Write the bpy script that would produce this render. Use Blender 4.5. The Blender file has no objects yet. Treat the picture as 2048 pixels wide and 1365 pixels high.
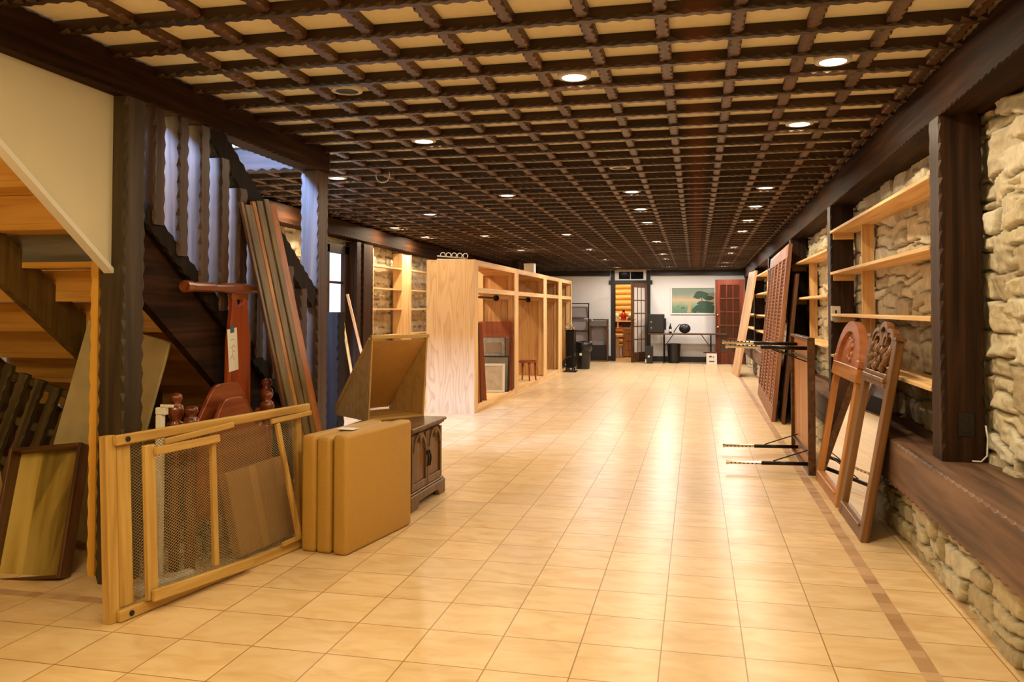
import bpy, math, random
import numpy as np
from mathutils import Matrix, Vector

scene = bpy.context.scene
COL = scene.collection
random.seed(7)
RNG = np.random.default_rng(11)
PI = math.pi

# ------------------------------------------------------------------ camera
T = 0.31                      # floor tile pitch in metres
CAM_H = 4.228 * T
F_PX = 1638.576
yaw, pit, rol = math.radians(-12.637), math.radians(1.544), math.radians(0.075)
fw = Vector((math.sin(yaw) * math.cos(pit), math.cos(yaw) * math.cos(pit), math.sin(pit)))
rt0 = Vector((math.cos(yaw), -math.sin(yaw), 0))
up0 = rt0.cross(fw)
rt = math.cos(rol) * rt0 + math.sin(rol) * up0
upv = -math.sin(rol) * rt0 + math.cos(rol) * up0
cd = bpy.data.cameras.new('camera')
cam = bpy.data.objects.new('camera', cd)
COL.objects.link(cam)
cd.sensor_width = 36.0
cd.lens = F_PX / 2048 * 36.0
cd.shift_y = -109.189 / 2048
cd.clip_start = 0.05
cam.matrix_world = Matrix(((rt.x, upv.x, -fw.x, 0), (rt.y, upv.y, -fw.y, 0), (rt.z, upv.z, -fw.z, CAM_H), (0, 0, 0, 1)))
scene.camera = cam

SL = -0.0116
def ZC(y):                    # underside of the timber lattice
    return 2.48 + SL * (y - 3.4)

# ------------------------------------------------------------------ helpers
def lin(h):
    h = h.lstrip('#')
    out = []
    for i in (0, 2, 4):
        c = int(h[i:i + 2], 16) / 255
        out.append(c / 12.92 if c <= 0.04045 else ((c + 0.055) / 1.055) ** 2.4)
    return (*out, 1)

def tag(o, label=None, cat=None, group=None, kind=None):
    if label: o['label'] = label
    if cat: o['category'] = cat
    if group: o['group'] = group
    if kind: o['kind'] = kind
    return o

def thing(name, label, cat, M=None, group=None):
    o = bpy.data.objects.new(name, None)
    COL.objects.link(o)
    o.empty_display_size = 0.1
    if M is not None:
        o.matrix_world = M if isinstance(M, Matrix) else Matrix.Translation(M)
    return tag(o, label, cat, group)

def copy_tree(o, parent=None):
    c = o.copy()
    COL.objects.link(c)
    c.parent = parent
    for ch in list(o.children):
        copy_tree(ch, c)
    return c

def FR(o, n, lean=0.0, roll=0.0):
    """Frame at o: local y faces the horizontal direction n, tipped back by lean; z runs up the panel."""
    n = Vector((n[0], n[1], 0)).normalized()
    ey = n * math.cos(lean) + Vector((0, 0, math.sin(lean)))
    ez = -n * math.sin(lean) + Vector((0, 0, math.cos(lean)))
    ex = ey.cross(ez)
    if roll:
        ex, ez = ex * math.cos(roll) + ez * math.sin(roll), -ex * math.sin(roll) + ez * math.cos(roll)
    return Matrix(((ex.x, ey.x, ez.x, o[0]), (ex.y, ey.y, ez.y, o[1]), (ex.z, ey.z, ez.z, o[2]), (0, 0, 0, 1)))

MIRX = False                  # parts drawn with local x running the other way
class G:
    def __init__(s):
        s.v, s.f, s.mi, s.cur = [], [], [], 0
    def add(s, vs, fs, M=None):
        b = len(s.v)
        if M is not None:
            vs = [tuple(M @ Vector(p)) for p in vs]
        s.v += [tuple(p) for p in vs]
        s.f += [tuple(i + b for i in f) for f in fs]
        s.mi += [s.cur] * len(fs)
        return s
    def box(s, x0, x1, y0, y1, z0, z1, M=None):
        if x0 > x1: x0, x1 = x1, x0
        if y0 > y1: y0, y1 = y1, y0
        if z0 > z1: z0, z1 = z1, z0
        vs = [(x0, y0, z0), (x1, y0, z0), (x1, y1, z0), (x0, y1, z0), (x0, y0, z1), (x1, y0, z1), (x1, y1, z1), (x0, y1, z1)]
        return s.add(vs, [(0, 3, 2, 1), (4, 5, 6, 7), (0, 1, 5, 4), (1, 2, 6, 5), (2, 3, 7, 6), (3, 0, 4, 7)], M)
    def bar(s, p, q, w, h, side=(0, 0, 1), M=None):
        p, q = Vector(p), Vector(q)
        d = (q - p).normalized()
        u = Vector(side); u = (u - d * u.dot(d)).normalized()
        r = d.cross(u)
        vs = []
        for c in (p, q):
            for a, b in ((-1, -1), (1, -1), (1, 1), (-1, 1)):
                vs.append(c + r * (a * w / 2) + u * (b * h / 2))
        return s.add(vs, [(3, 2, 1, 0), (4, 5, 6, 7), (0, 1, 5, 4), (1, 2, 6, 5), (2, 3, 7, 6), (3, 0, 4, 7)], M)
    def tube(s, pts, r, n=8, M=None, closed=False):
        pts = [Vector(p) for p in pts]
        m = len(pts)
        rs = r if isinstance(r, (list, tuple)) else [r] * m
        vs, fs = [], []
        prev = None
        for i, p in enumerate(pts):
            a = pts[i - 1] if (i > 0 or closed) else p
            b = pts[(i + 1) % m] if (i < m - 1 or closed) else p
            d = (b - a).normalized()
            u = prev if prev is not None else (Vector((0, 0, 1)) if abs(d.z) < 0.9 else Vector((1, 0, 0)))
            u = (u - d * u.dot(d)).normalized()
            prev = u
            w = d.cross(u)
            for k in range(n):
                t = 2 * PI * k / n
                vs.append(p + (u * math.cos(t) + w * math.sin(t)) * rs[i])
        for i in range(m if closed else m - 1):
            j = (i + 1) % m
            for k in range(n):
                fs.append((i * n + k, i * n + (k + 1) % n, j * n + (k + 1) % n, j * n + k))
        if not closed:
            fs.append(tuple(range(n - 1, -1, -1)))
            fs.append(tuple((m - 1) * n + k for k in range(n)))
        return s.add(vs, fs, M)
    def lathe(s, prof, n=20, M=None, caps=True):
        vs, fs = [], []
        for r, z in prof:
            for k in range(n):
                t = 2 * PI * k / n
                vs.append((r * math.cos(t), r * math.sin(t), z))
        for i in range(len(prof) - 1):
            for k in range(n):
                fs.append((i * n + k, i * n + (k + 1) % n, (i + 1) * n + (k + 1) % n, (i + 1) * n + k))
        if caps:
            fs.append(tuple(range(n - 1, -1, -1)))
            fs.append(tuple((len(prof) - 1) * n + k for k in range(n)))
        return s.add(vs, fs, M)
    def prism(s, poly, y0, y1, M=None):
        """poly in (x, z), extruded along y."""
        n = len(poly)
        a = sum(poly[i][0] * poly[(i + 1) % n][1] - poly[(i + 1) % n][0] * poly[i][1] for i in range(n))
        if a < 0: poly = poly[::-1]
        vs = [(x, y0, z) for x, z in poly] + [(x, y1, z) for x, z in poly]
        fs = [tuple(range(n)), tuple(range(2 * n - 1, n - 1, -1))]
        fs += [(i, n + i, n + (i + 1) % n, (i + 1) % n) for i in range(n)]
        return s.add(vs, fs, M)
    def hewn(s, p, q, w, h, up=(0, 0, 1), pitch=0.06, cut=0.014, edges=(1, 1, 1, 1), M=None):
        """A hand-hewn timber from p to q whose long edges are chipped in scallops. w across, h along up; edges: --, +-, ++, -+ ."""
        p, q, up = Vector(p), Vector(q), Vector(up)
        L = (q - p).length
        d = (q - p) / L
        up = (up - d * up.dot(d)).normalized()
        r = d.cross(up)
        n = max(2, int(L / (pitch / 2)))
        c8 = []
        for i in range(n + 1):
            t = i / n
            if 0 < i < n: t += random.uniform(-.12, .12) / n
            c = p + d * (L * t)
            for e, (a, b) in enumerate(((-1, -1), (1, -1), (1, 1), (-1, 1))):
                k = edges[e]
                cc = cut * (0.95 + random.uniform(-.25, .35) if (i + e) % 2 else 0.12) if k else cut * 0.12
                A = c + r * (a * w / 2) + up * (b * (h / 2 - cc))
                B = c + r * (a * (w / 2 - cc)) + up * (b * h / 2)
                c8 += [A, B] if e in (0, 2) else [B, A]
        fs = []
        for i in range(n):
            for k in range(8):
                fs.append((i * 8 + k, i * 8 + (k + 1) % 8, (i + 1) * 8 + (k + 1) % 8, (i + 1) * 8 + k))
        fs.append(tuple(range(7, -1, -1)))
        fs.append(tuple(n * 8 + k for k in range(8)))
        return s.add(c8, fs, M)
    def ball(s, c, rx, ry, rz, n=10, m=6, M=None):
        vs, fs = [(c[0], c[1], c[2] - rz)], []
        for i in range(1, m):
            a = PI * i / m - PI / 2
            for k in range(n):
                t = 2 * PI * k / n
                vs.append((c[0] + rx * math.cos(a) * math.cos(t), c[1] + ry * math.cos(a) * math.sin(t), c[2] + rz * math.sin(a)))
        vs.append((c[0], c[1], c[2] + rz))
        for k in range(n):
            fs.append((0, 1 + (k + 1) % n, 1 + k))
            fs.append((len(vs) - 1, 1 + (m - 2) * n + k, 1 + (m - 2) * n + (k + 1) % n))
        for i in range(m - 2):
            for k in range(n):
                fs.append((1 + i * n + k, 1 + i * n + (k + 1) % n, 1 + (i + 1) * n + (k + 1) % n, 1 + (i + 1) * n + k))
        return s.add(vs, fs, M)
    def arch(s, cx, cz, ro, ri, y0, y1, a0=0, a1=PI, n=14, sz=1.0, M=None):
        po = [(cx + ro * math.cos(a0 + (a1 - a0) * i / n), cz + sz * ro * math.sin(a0 + (a1 - a0) * i / n)) for i in range(n + 1)]
        pi_ = [(cx + ri * math.cos(a0 + (a1 - a0) * i / n), cz + sz * ri * math.sin(a0 + (a1 - a0) * i / n)) for i in range(n + 1)]
        for i in range(n):
            s.prism([po[i], po[i + 1], pi_[i + 1], pi_[i]], y0, y1, M)
        return s
    def build(s, name, mat, parent=None, bevel=0.0, smooth=False, seg=1):
        if MIRX:
            s.v = [(-x, y, z) for x, y, z in s.v]; s.f = [f[::-1] for f in s.f]
        me = bpy.data.meshes.new(name)
        me.from_pydata(s.v, [], s.f)
        mats = mat if isinstance(mat, (list, tuple)) else [mat]
        for m in mats: me.materials.append(m)
        if len(mats) > 1:
            me.polygons.foreach_set('material_index', s.mi)
        if smooth:
            me.polygons.foreach_set('use_smooth', [True] * len(me.polygons))
        me.update()
        o = bpy.data.objects.new(name, me)
        COL.objects.link(o)
        if parent is not None: o.parent = parent
        if bevel:
            b = o.modifiers.new('bevel', 'BEVEL')
            b.width = bevel; b.segments = seg; b.limit_method = 'ANGLE'; b.angle_limit = 0.6
        return o

# ------------------------------------------------------------------ materials
def newmat(name):
    m = bpy.data.materials.new(name)
    m.use_nodes = True
    nt = m.node_tree
    return m, nt, nt.nodes['Principled BSDF'], nt.nodes.new, nt.links.new

def plain(name, hexc, rough=0.5, metal=0.0, var=0.0, scale=8.0, spec=0.5):
    m, nt, b, N, L = newmat(name)
    b.inputs['Base Color'].default_value = lin(hexc)
    b.inputs['Roughness'].default_value = rough
    b.inputs['Metallic'].default_value = metal
    b.inputs['Specular IOR Level'].default_value = spec
    if var:
        tc = N('ShaderNodeTexCoord'); no = N('ShaderNodeTexNoise'); no.inputs['Scale'].default_value = scale
        no.inputs['Detail'].default_value = 4
        mp = N('ShaderNodeMapRange'); mp.inputs['From Min'].default_value = .3; mp.inputs['From Max'].default_value = .7
        mp.inputs['To Min'].default_value = 1 - var; mp.inputs['To Max'].default_value = 1 + var
        mx = N('ShaderNodeMix'); mx.data_type = 'RGBA'; mx.blend_type = 'MULTIPLY'; mx.inputs['Factor'].default_value = 1
        mx.inputs['A'].default_value = lin(hexc)
        L(tc.outputs['Object'], no.inputs['Vector']); L(no.outputs['Fac'], mp.inputs['Value'])
        L(mp.outputs['Result'], mx.inputs['B']); L(mx.outputs['Result'], b.inputs['Base Color'])
        bu = N('ShaderNodeBump'); bu.inputs['Strength'].default_value = .15; bu.inputs['Distance'].default_value = .01
        L(no.outputs['Fac'], bu.inputs['Height']); L(bu.outputs['Normal'], b.inputs['Normal'])
    return m

def wood(name, c_dark, c_mid, c_light, axis='Z', rough=0.5, fine=22.0, bump=0.12, knots=False, spec=0.4):
    m, nt, b, N, L = newmat(name)
    tc = N('ShaderNodeTexCoord'); mp = N('ShaderNodeMapping')
    sc = {'X': (1.2, fine, fine), 'Y': (fine, 1.2, fine), 'Z': (fine, fine, 1.2)}[axis]
    mp.inputs['Scale'].default_value = sc
    no = N('ShaderNodeTexNoise'); no.inputs['Scale'].default_value = 1.0; no.inputs['Detail'].default_value = 6; no.inputs['Distortion'].default_value = .5
    cr = N('ShaderNodeValToRGB')
    e = cr.color_ramp.elements
    e[0].position = .3; e[0].color = lin(c_dark); e[1].position = .72; e[1].color = lin(c_light)
    k = e.new(.5); k.color = lin(c_mid)
    L(tc.outputs['Object'], mp.inputs['Vector']); L(mp.outputs['Vector'], no.inputs['Vector']); L(no.outputs['Fac'], cr.inputs['Fac'])
    col = cr.outputs['Color']
    if knots:
        vo = N('ShaderNodeTexVoronoi'); vo.inputs['Scale'].default_value = 3.1
        r2 = N('ShaderNodeValToRGB'); r2.color_ramp.elements[0].position = .03; r2.color_ramp.elements[0].color = (.25, .14, .07, 1)
        r2.color_ramp.elements[1].position = .075; r2.color_ramp.elements[1].color = (1, 1, 1, 1)
        mx = N('ShaderNodeMix'); mx.data_type = 'RGBA'; mx.blend_type = 'MULTIPLY'; mx.inputs['Factor'].default_value = .8
        L(tc.outputs['Object'], vo.inputs['Vector']); L(vo.outputs['Distance'], r2.inputs['Fac'])
        L(col, mx.inputs['A']); L(r2.outputs['Color'], mx.inputs['B']); col = mx.outputs['Result']
    L(col, b.inputs['Base Color'])
    b.inputs['Roughness'].default_value = rough
    b.inputs['Specular IOR Level'].default_value = spec
    bu = N('ShaderNodeBump'); bu.inputs['Strength'].default_value = bump; bu.inputs['Distance'].default_value = .004
    L(no.outputs['Fac'], bu.inputs['Height']); L(bu.outputs['Normal'], b.inputs['Normal'])
    return m

def plywood(name, c_light, c_dark, scale=(2.2, 2.2, .55), rings=16.0, rough=.55):
    m, nt, b, N, L = newmat(name)
    tc = N('ShaderNodeTexCoord'); mp = N('ShaderNodeMapping'); mp.inputs['Scale'].default_value = scale
    no = N('ShaderNodeTexNoise'); no.inputs['Scale'].default_value = 1.3; no.inputs['Detail'].default_value = 2.2; no.inputs['Distortion'].default_value = .35
    mu = N('ShaderNodeMath'); mu.operation = 'MULTIPLY'; mu.inputs[1].default_value = rings
    fr = N('ShaderNodeMath'); fr.operation = 'FRACT'
    cr = N('ShaderNodeValToRGB'); e = cr.color_ramp.elements
    e[0].position = 0; e[0].color = lin(c_dark); e[1].position = .45; e[1].color = lin(c_light)
    k = e.new(.9); k.color = lin(c_light); k2 = e.new(1.0); k2.color = lin(c_dark)
    n2 = N('ShaderNodeTexNoise'); n2.inputs['Scale'].default_value = 1; mp2 = N('ShaderNodeMapping'); mp2.inputs['Scale'].default_value = (60, 60, 2)
    mx = N('ShaderNodeMix'); mx.data_type = 'RGBA'; mx.blend_type = 'MULTIPLY'; mx.inputs['Factor'].default_value = .25
    L(tc.outputs['Object'], mp.inputs['Vector']); L(mp.outputs['Vector'], no.inputs['Vector']); L(no.outputs['Fac'], mu.inputs[0])
    L(mu.outputs['Value'], fr.inputs[0]); L(fr.outputs['Value'], cr.inputs['Fac'])
    L(tc.outputs['Object'], mp2.inputs['Vector']); L(mp2.outputs['Vector'], n2.inputs['Vector'])
    L(cr.outputs['Color'], mx.inputs['A']); L(n2.outputs['Fac'], mx.inputs['B']); L(mx.outputs['Result'], b.inputs['Base Color'])
    b.inputs['Roughness'].default_value = rough
    return m

def emis(name, col, strength):
    m = bpy.data.materials.new(name); m.use_nodes = True
    nt = m.node_tree; nt.nodes.clear()
    e = nt.nodes.new('ShaderNodeEmission'); o = nt.nodes.new('ShaderNodeOutputMaterial')
    e.inputs['Color'].default_value = col; e.inputs['Strength'].default_value = strength
    nt.links.new(e.outputs[0], o.inputs[0])
    return m

def glassmat(name, tint=(.9, .95, .93, 1), rough=.02):
    m, nt, b, N, L = newmat(name)
    b.inputs['Base Color'].default_value = tint
    b.inputs['Roughness'].default_value = rough
    b.inputs['Transmission Weight'].default_value = 1.0
    b.inputs['IOR'].default_value = 1.05
    return m

M = {}
M['hewn_x'] = wood('hewn_timber_x', '#1a0e06', '#2d1a0d', '#43291a', 'X', .55, 26, .35, spec=.25)
M['hewn_y'] = wood('hewn_timber_y', '#1a0e06', '#2d1a0d', '#43291a', 'Y', .7, 26, .35, spec=.1)
M['hewn_z'] = wood('hewn_timber_z', '#1b0f07', '#301c0f', '#472d1d', 'Z', .5, 26, .35, spec=.2)
M['ledge'] = wood('ledge_timber', '#3d2a1f', '#6a4d3b', '#846650', 'Y', .5, 14, .3)
M['baluster'] = wood('baluster_timber', '#2a1c12', '#40291a', '#563a28', 'Z', .4, 30, .6, spec=.35)
M['pine_x'] = wood('pine_x', '#cb9c5e', '#e0b87e', '#eecd9a', 'X', .5, 24, .06, True)
M['pine_y'] = wood('pine_y', '#cb9c5e', '#e0b87e', '#eecd9a', 'Y', .5, 24, .06, True)
M['pine_z'] = wood('pine_z', '#cb9c5e', '#e0b87e', '#eecd9a', 'Z', .5, 24, .06, True)
M['riser'] = wood('raw_pine_riser', '#c28e3c', '#d9a650', '#e4b460', 'X', .6, 20, .06)
M['oldpine'] = wood('aged_screen_wood', '#9c7438', '#ba9450', '#ccaa68', 'Z', .5, 24, .1)
M['oldpine_x'] = wood('aged_screen_wood_x', '#9c7438', '#ba9450', '#ccaa68', 'X', .5, 24, .1)
M['ply'] = plywood('fir_plywood', '#dbb17c', '#cd9d66', (3.2, 3.2, .42), 17)
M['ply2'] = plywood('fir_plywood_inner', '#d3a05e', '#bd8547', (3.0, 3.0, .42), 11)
M['plyhood'] = plywood('hood_plywood', '#c9a263', '#bb9354', (4, 4, 1.8), 8)
M['board_plain'] = plain('hardboard_tan', '#bd8c48', .6, var=.06, scale=20)
M['redwood'] = wood('reddish_brown_wood', '#6b2e14', '#8a4520', '#9c5528', 'Z', .35, 20, .06)
M['redwood_x'] = wood('reddish_brown_wood_x', '#6b2e14', '#8a4520', '#9c5528', 'X', .35, 20, .06)
M['oak'] = wood('oak_orange', '#8c5422', '#ad7034', '#c08544', 'Z', .4, 24, .08)
M['oak_x'] = wood('oak_orange_x', '#8c5422', '#ad7034', '#c08544', 'X', .4, 24, .08)
M['olivewood'] = wood('olive_stained_wood', '#4d3a1c', '#65502a', '#786238', 'Z', .45, 22, .08)
M['walnut'] = wood('walnut_dark', '#3a2314', '#57371f', '#6d4a2c', 'X', .35, 22, .08)
M['walnut_z'] = wood('walnut_dark_z', '#3a2314', '#57371f', '#6d4a2c', 'Z', .35, 22, .08)
M['mirrorframe'] = wood('carved_brown_frame', '#4f3218', '#6d4825', '#835a32', 'Z', .4, 30, .15)
M['pinkwood'] = wood('pale_rosy_wood', '#8c4f2c', '#a5643c', '#b87850', 'X', .4, 18, .05)
M['doorred'] = wood('red_mahogany', '#441809', '#642812', '#78381b', 'Z', .3, 18, .05)
M['nightwood'] = wood('carved_nightstand_wood', '#45301a', '#664727', '#7f5c36', 'Z', .4, 22, .08)
M['lattdoor'] = wood('lattice_brown', '#6e3f26', '#8b5a3b', '#a2714e', 'Z', .45, 20, .1)
M['slab'] = wood('pale_slab', '#a87f55', '#c79f74', '#d9b78e', 'Z', .5, 10, .06)
M['hewn_old'] = wood('greyed_hewn_wood', '#382d1b', '#54462b', '#6a5a3a', 'Z', .5, 26, .35)
M['post_olive'] = wood('olive_grey_post', '#261c11', '#3d301f', '#50422e', 'Z', .5, 18, .35)
M['silvermat'] = plain('silver_grey_mat', '#9b938a', .4, .3, var=.25, scale=30)
M['dark'] = plain('near_black', '#14100d', .5)
M['blackplastic'] = plain('black_plastic', '#191817', .35)
M['blackmetal'] = plain('black_metal', '#1d1a18', .35, .6)
M['greymetal'] = plain('grey_metal', '#6d6a68', .45, .5)
M['greypanel'] = plain('grey_panel', '#8f8583', .5)
M['chrome'] = plain('chrome', '#d9d2c6', .18, 1.0)
M['brass'] = plain('brass', '#c9a45c', .25, 1.0)
M['whitemetal'] = plain('white_enamel', '#d8d4cc', .35)
M['white'] = plain('white_paint', '#dcd8d2', .55)
M['paper'] = plain('paper', '#e2ddd2', .8)
M['ink'] = plain('ink', '#55504a', .8)
M['bluetape'] = plain('blue_tape', '#3d5677', .6)
M['plaster'] = plain('ceiling_plaster', '#e4d9c0', .8, var=.03, scale=30)
M['drywall'] = plain('drywall', '#cfc7b2', .8, var=.03, scale=3)
M['wallwhite'] = plain('white_wall', '#dedad6', .8, var=.02, scale=4)
M['cardboard'] = plain('cardboard', '#a9773f', .8, var=.08, scale=5)
M['vinyl'] = plain('ochre_vinyl', '#b2883c', .55, var=.07, scale=160)
M['mirror'] = plain('mirror_glass', '#f2f0ea', .015, 1.0)
M['dullmirror'] = plain('dull_glass', '#a8a49c', .12, .7)
M['darkglass'] = plain('dark_glass', '#0c0d12', .08)
M['redglaze'] = plain('red_glazing', '#38130a', .12, spec=.8)
M['wire'] = plain('galvanised_wire', '#b0a078', .45, .4)
M['redliquid'] = plain('red_bottle', '#b02015', .2)
M['frosted'] = plain('pale_door_glazing', '#cfc6bb', .3)
M['wrap'] = plain('plastic_wrapped_board', '#b6a67c', .3, var=.12, scale=9)
M['baseboard'] = plain('dark_baseboard', '#2b201a', .5)
M['log'] = wood('yellow_log', '#c98b3a', '#e2aa58', '#efc27a', 'X', .4, 12, .05)
M['canwhite'] = plain('can_trim', '#c9c2b4', .4)
M['candark'] = plain('can_dark', '#17130f', .6)
M['greyriser'] = wood('weathered_grey_board', '#5c5a50', '#77746a', '#8a867c', 'X', .7, 16, .1)

# lattice timber: the same hewn wood with the faded reddish streak that runs down the middle of the ceiling
def lattice_mat(name, axis):
    m = wood(name, '#1e1108', '#33200f', '#4a2f1c', axis, .42, 26, .3)
    nt = m.node_tree; N = nt.nodes.new; L = nt.links.new; b = nt.nodes['Principled BSDF']
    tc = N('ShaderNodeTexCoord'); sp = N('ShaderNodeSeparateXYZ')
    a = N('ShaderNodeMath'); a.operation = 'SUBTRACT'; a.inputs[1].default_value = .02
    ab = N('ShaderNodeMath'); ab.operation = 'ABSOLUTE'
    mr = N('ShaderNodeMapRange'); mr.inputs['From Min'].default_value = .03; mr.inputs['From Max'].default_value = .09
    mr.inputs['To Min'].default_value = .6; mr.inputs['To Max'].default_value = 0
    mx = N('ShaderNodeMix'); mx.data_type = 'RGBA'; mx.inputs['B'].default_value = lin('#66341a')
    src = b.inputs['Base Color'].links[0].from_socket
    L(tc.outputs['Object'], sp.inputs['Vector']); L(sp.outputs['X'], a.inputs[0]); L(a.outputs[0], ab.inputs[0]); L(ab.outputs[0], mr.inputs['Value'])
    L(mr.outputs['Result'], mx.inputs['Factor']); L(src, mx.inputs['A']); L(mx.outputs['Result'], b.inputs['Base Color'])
    return m
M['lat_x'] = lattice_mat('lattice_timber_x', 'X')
M['lat_y'] = wood('lattice_timber_y', '#301b0d', '#50331c', '#6a472c', 'Y', .42, 26, .3)

def floor_material():
    m, nt, b, N, L = newmat('glazed_floor_tile')
    tc = N('ShaderNodeTexCoord'); sp = N('ShaderNodeSeparateXYZ'); L(tc.outputs['Object'], sp.inputs['Vector'])
    def math_(op, a, bb=None, c=None):
        n = N('ShaderNodeMath'); n.operation = op
        for i, x in enumerate((a, bb, c)):
            if x is None: continue
            if isinstance(x, (int, float)): n.inputs[i].default_value = x
            else: L(x, n.inputs[i])
        return n.outputs[0]
    X, Y = sp.outputs['X'], sp.outputs['Y']
    u = math_('MULTIPLY_ADD', X, 1 / T, 4.438)
    v = math_('MULTIPLY_ADD', Y, 1 / T, -9.403)
    def edge(w):
        f = math_('FRACT', w)
        return math_('MINIMUM', f, math_('SUBTRACT', 1.0, f))
    gu = math_('LESS_THAN', edge(u), .0075); gv = math_('LESS_THAN', edge(v), .008)
    grout = math_('MAXIMUM', gu, gv)
    cmb = N('ShaderNodeCombineXYZ'); L(math_('FLOOR', u), cmb.inputs[0]); L(math_('FLOOR', v), cmb.inputs[1])
    wn = N('ShaderNodeTexWhiteNoise'); wn.noise_dimensions = '3D'; L(cmb.outputs[0], wn.inputs['Vector'])
    mp = N('ShaderNodeMapping'); mp.inputs['Scale'].default_value = (2.2, 4.6, 1); L(tc.outputs['Object'], mp.inputs['Vector'])
    ad = N('ShaderNodeVectorMath'); ad.operation = 'ADD'; L(mp.outputs[0], ad.inputs[0]); L(wn.outputs['Color'], ad.inputs[1])
    sc = N('ShaderNodeVectorMath'); sc.operation = 'MULTIPLY_ADD'; L(wn.outputs['Color'], sc.inputs[0]); sc.inputs[1].default_value = (7, 7, 7); L(ad.outputs[0], sc.inputs[2])
    no = N('ShaderNodeTexNoise'); no.inputs['Scale'].default_value = 2.2; no.inputs['Detail'].default_value = 6; no.inputs['Distortion'].default_value = .8
    L(sc.outputs[0], no.inputs['Vector'])
    cr = N('ShaderNodeValToRGB'); e = cr.color_ramp.elements
    e[0].position = .3; e[0].color = lin('#cdac7c'); e[1].position = .62; e[1].color = lin('#dec39a')
    k = e.new(.45); k.color = lin('#d7b88b')
    L(no.outputs['Fac'], cr.inputs['Fac'])
    mr = N('ShaderNodeMapRange'); mr.inputs['To Min'].default_value = .93; mr.inputs['To Max'].default_value = 1.04; L(wn.outputs['Value'], mr.inputs['Value'])
    mx = N('ShaderNodeMix'); mx.data_type = 'RGBA'; mx.blend_type = 'MULTIPLY'; mx.inputs['Factor'].default_value = 1
    L(cr.outputs['Color'], mx.inputs['A']); L(mr.outputs['Result'], mx.inputs['B'])
    # mosaic border strip
    s1 = math_('MULTIPLY', math_('GREATER_THAN', X, .785), math_('LESS_THAN', X, .85))
    s2 = math_('MULTIPLY', math_('MULTIPLY', math_('GREATER_THAN', Y, 3.18), math_('LESS_THAN', Y, 3.245)), math_('LESS_THAN', X, -2.55))
    strip = math_('MAXIMUM', s1, s2)
    c2 = N('ShaderNodeCombineXYZ'); L(math_('FLOOR', math_('MULTIPLY', X, 15.4)), c2.inputs[0]); L(math_('FLOOR', math_('MULTIPLY', Y, 15.4)), c2.inputs[1])
    w2 = N('ShaderNodeTexWhiteNoise'); L(c2.outputs[0], w2.inputs['Vector'])
    r2 = N('ShaderNodeValToRGB'); r2.color_ramp.elements[0].color = lin('#a5825f'); r2.color_ramp.elements[1].color = lin('#c6a482'); L(w2.outputs['Value'], r2.inputs['Fac'])
    m1 = N('ShaderNodeMix'); m1.data_type = 'RGBA'; L(grout, m1.inputs['Factor']); L(mx.outputs['Result'], m1.inputs['A']); m1.inputs['B'].default_value = lin('#916c3c')
    m2 = N('ShaderNodeMix'); m2.data_type = 'RGBA'; L(strip, m2.inputs['Factor']); L(m1.outputs['Result'], m2.inputs['A']); L(r2.outputs['Color'], m2.inputs['B'])
    L(m2.outputs['Result'], b.inputs['Base Color'])
    b.inputs['Roughness'].default_value = .30
    b.inputs['Specular IOR Level'].default_value = .27
    n3 = N('ShaderNodeTexNoise'); n3.inputs['Scale'].default_value = 4; L(tc.outputs['Object'], n3.inputs['Vector'])
    bu = N('ShaderNodeBump'); bu.inputs['Strength'].default_value = .12; bu.inputs['Distance'].default_value = .01; L(n3.outputs['Fac'], bu.inputs['Height'])
    b2 = N('ShaderNodeBump'); b2.invert = True; b2.inputs['Strength'].default_value = .5; b2.inputs['Distance'].default_value = .002; L(grout, b2.inputs['Height']); L(bu.outputs['Normal'], b2.inputs['Normal'])
    L(b2.outputs['Normal'], b.inputs['Normal'])
    return m
M['floor'] = floor_material()

def stone_material():
    m, nt, b, N, L = newmat('rough_limestone')
    at = N('ShaderNodeAttribute'); at.attribute_name = 'tone'
    mo = N('ShaderNodeAttribute'); mo.attribute_name = 'mortar'
    cr = N('ShaderNodeValToRGB'); e = cr.color_ramp.elements
    e[0].position = 0; e[0].color = lin('#b3a488'); e[1].position = 1; e[1].color = lin('#ded7c2')
    k = e.new(.35); k.color = lin('#cabfa4'); k = e.new(.7); k.color = lin('#d3c6a6')
    L(at.outputs['Fac'], cr.inputs['Fac'])
    tc = N('ShaderNodeTexCoord'); no = N('ShaderNodeTexNoise'); no.inputs['Scale'].default_value = 14; no.inputs['Detail'].default_value = 8; no.inputs['Roughness'].default_value = .65
    L(tc.outputs['Object'], no.inputs['Vector'])
    mr = N('ShaderNodeMapRange'); mr.inputs['From Min'].default_value = .3; mr.inputs['From Max'].default_value = .7; mr.inputs['To Min'].default_value = .78; mr.inputs['To Max'].default_value = 1.12
    L(no.outputs['Fac'], mr.inputs['Value'])
    mx = N('ShaderNodeMix'); mx.data_type = 'RGBA'; mx.blend_type = 'MULTIPLY'; mx.inputs['Factor'].default_value = 1
    L(cr.outputs['Color'], mx.inputs['A']); L(mr.outputs['Result'], mx.inputs['B'])
    m2 = N('ShaderNodeMix'); m2.data_type = 'RGBA'; L(mo.outputs['Fac'], m2.inputs['Factor']); L(mx.outputs['Result'], m2.inputs['A']); m2.inputs['B'].default_value = lin('#6f624c')
    L(m2.outputs['Result'], b.inputs['Base Color'])
    b.inputs['Roughness'].default_value = .85
    b.inputs['Specular IOR Level'].default_value = .2
    bu = N('ShaderNodeBump'); bu.inputs['Strength'].default_value = .8; bu.inputs['Distance'].default_value = .016; L(no.outputs['Fac'], bu.inputs['Height'])
    L(bu.outputs['Normal'], b.inputs['Normal'])
    return m
M['stone'] = stone_material()
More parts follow.
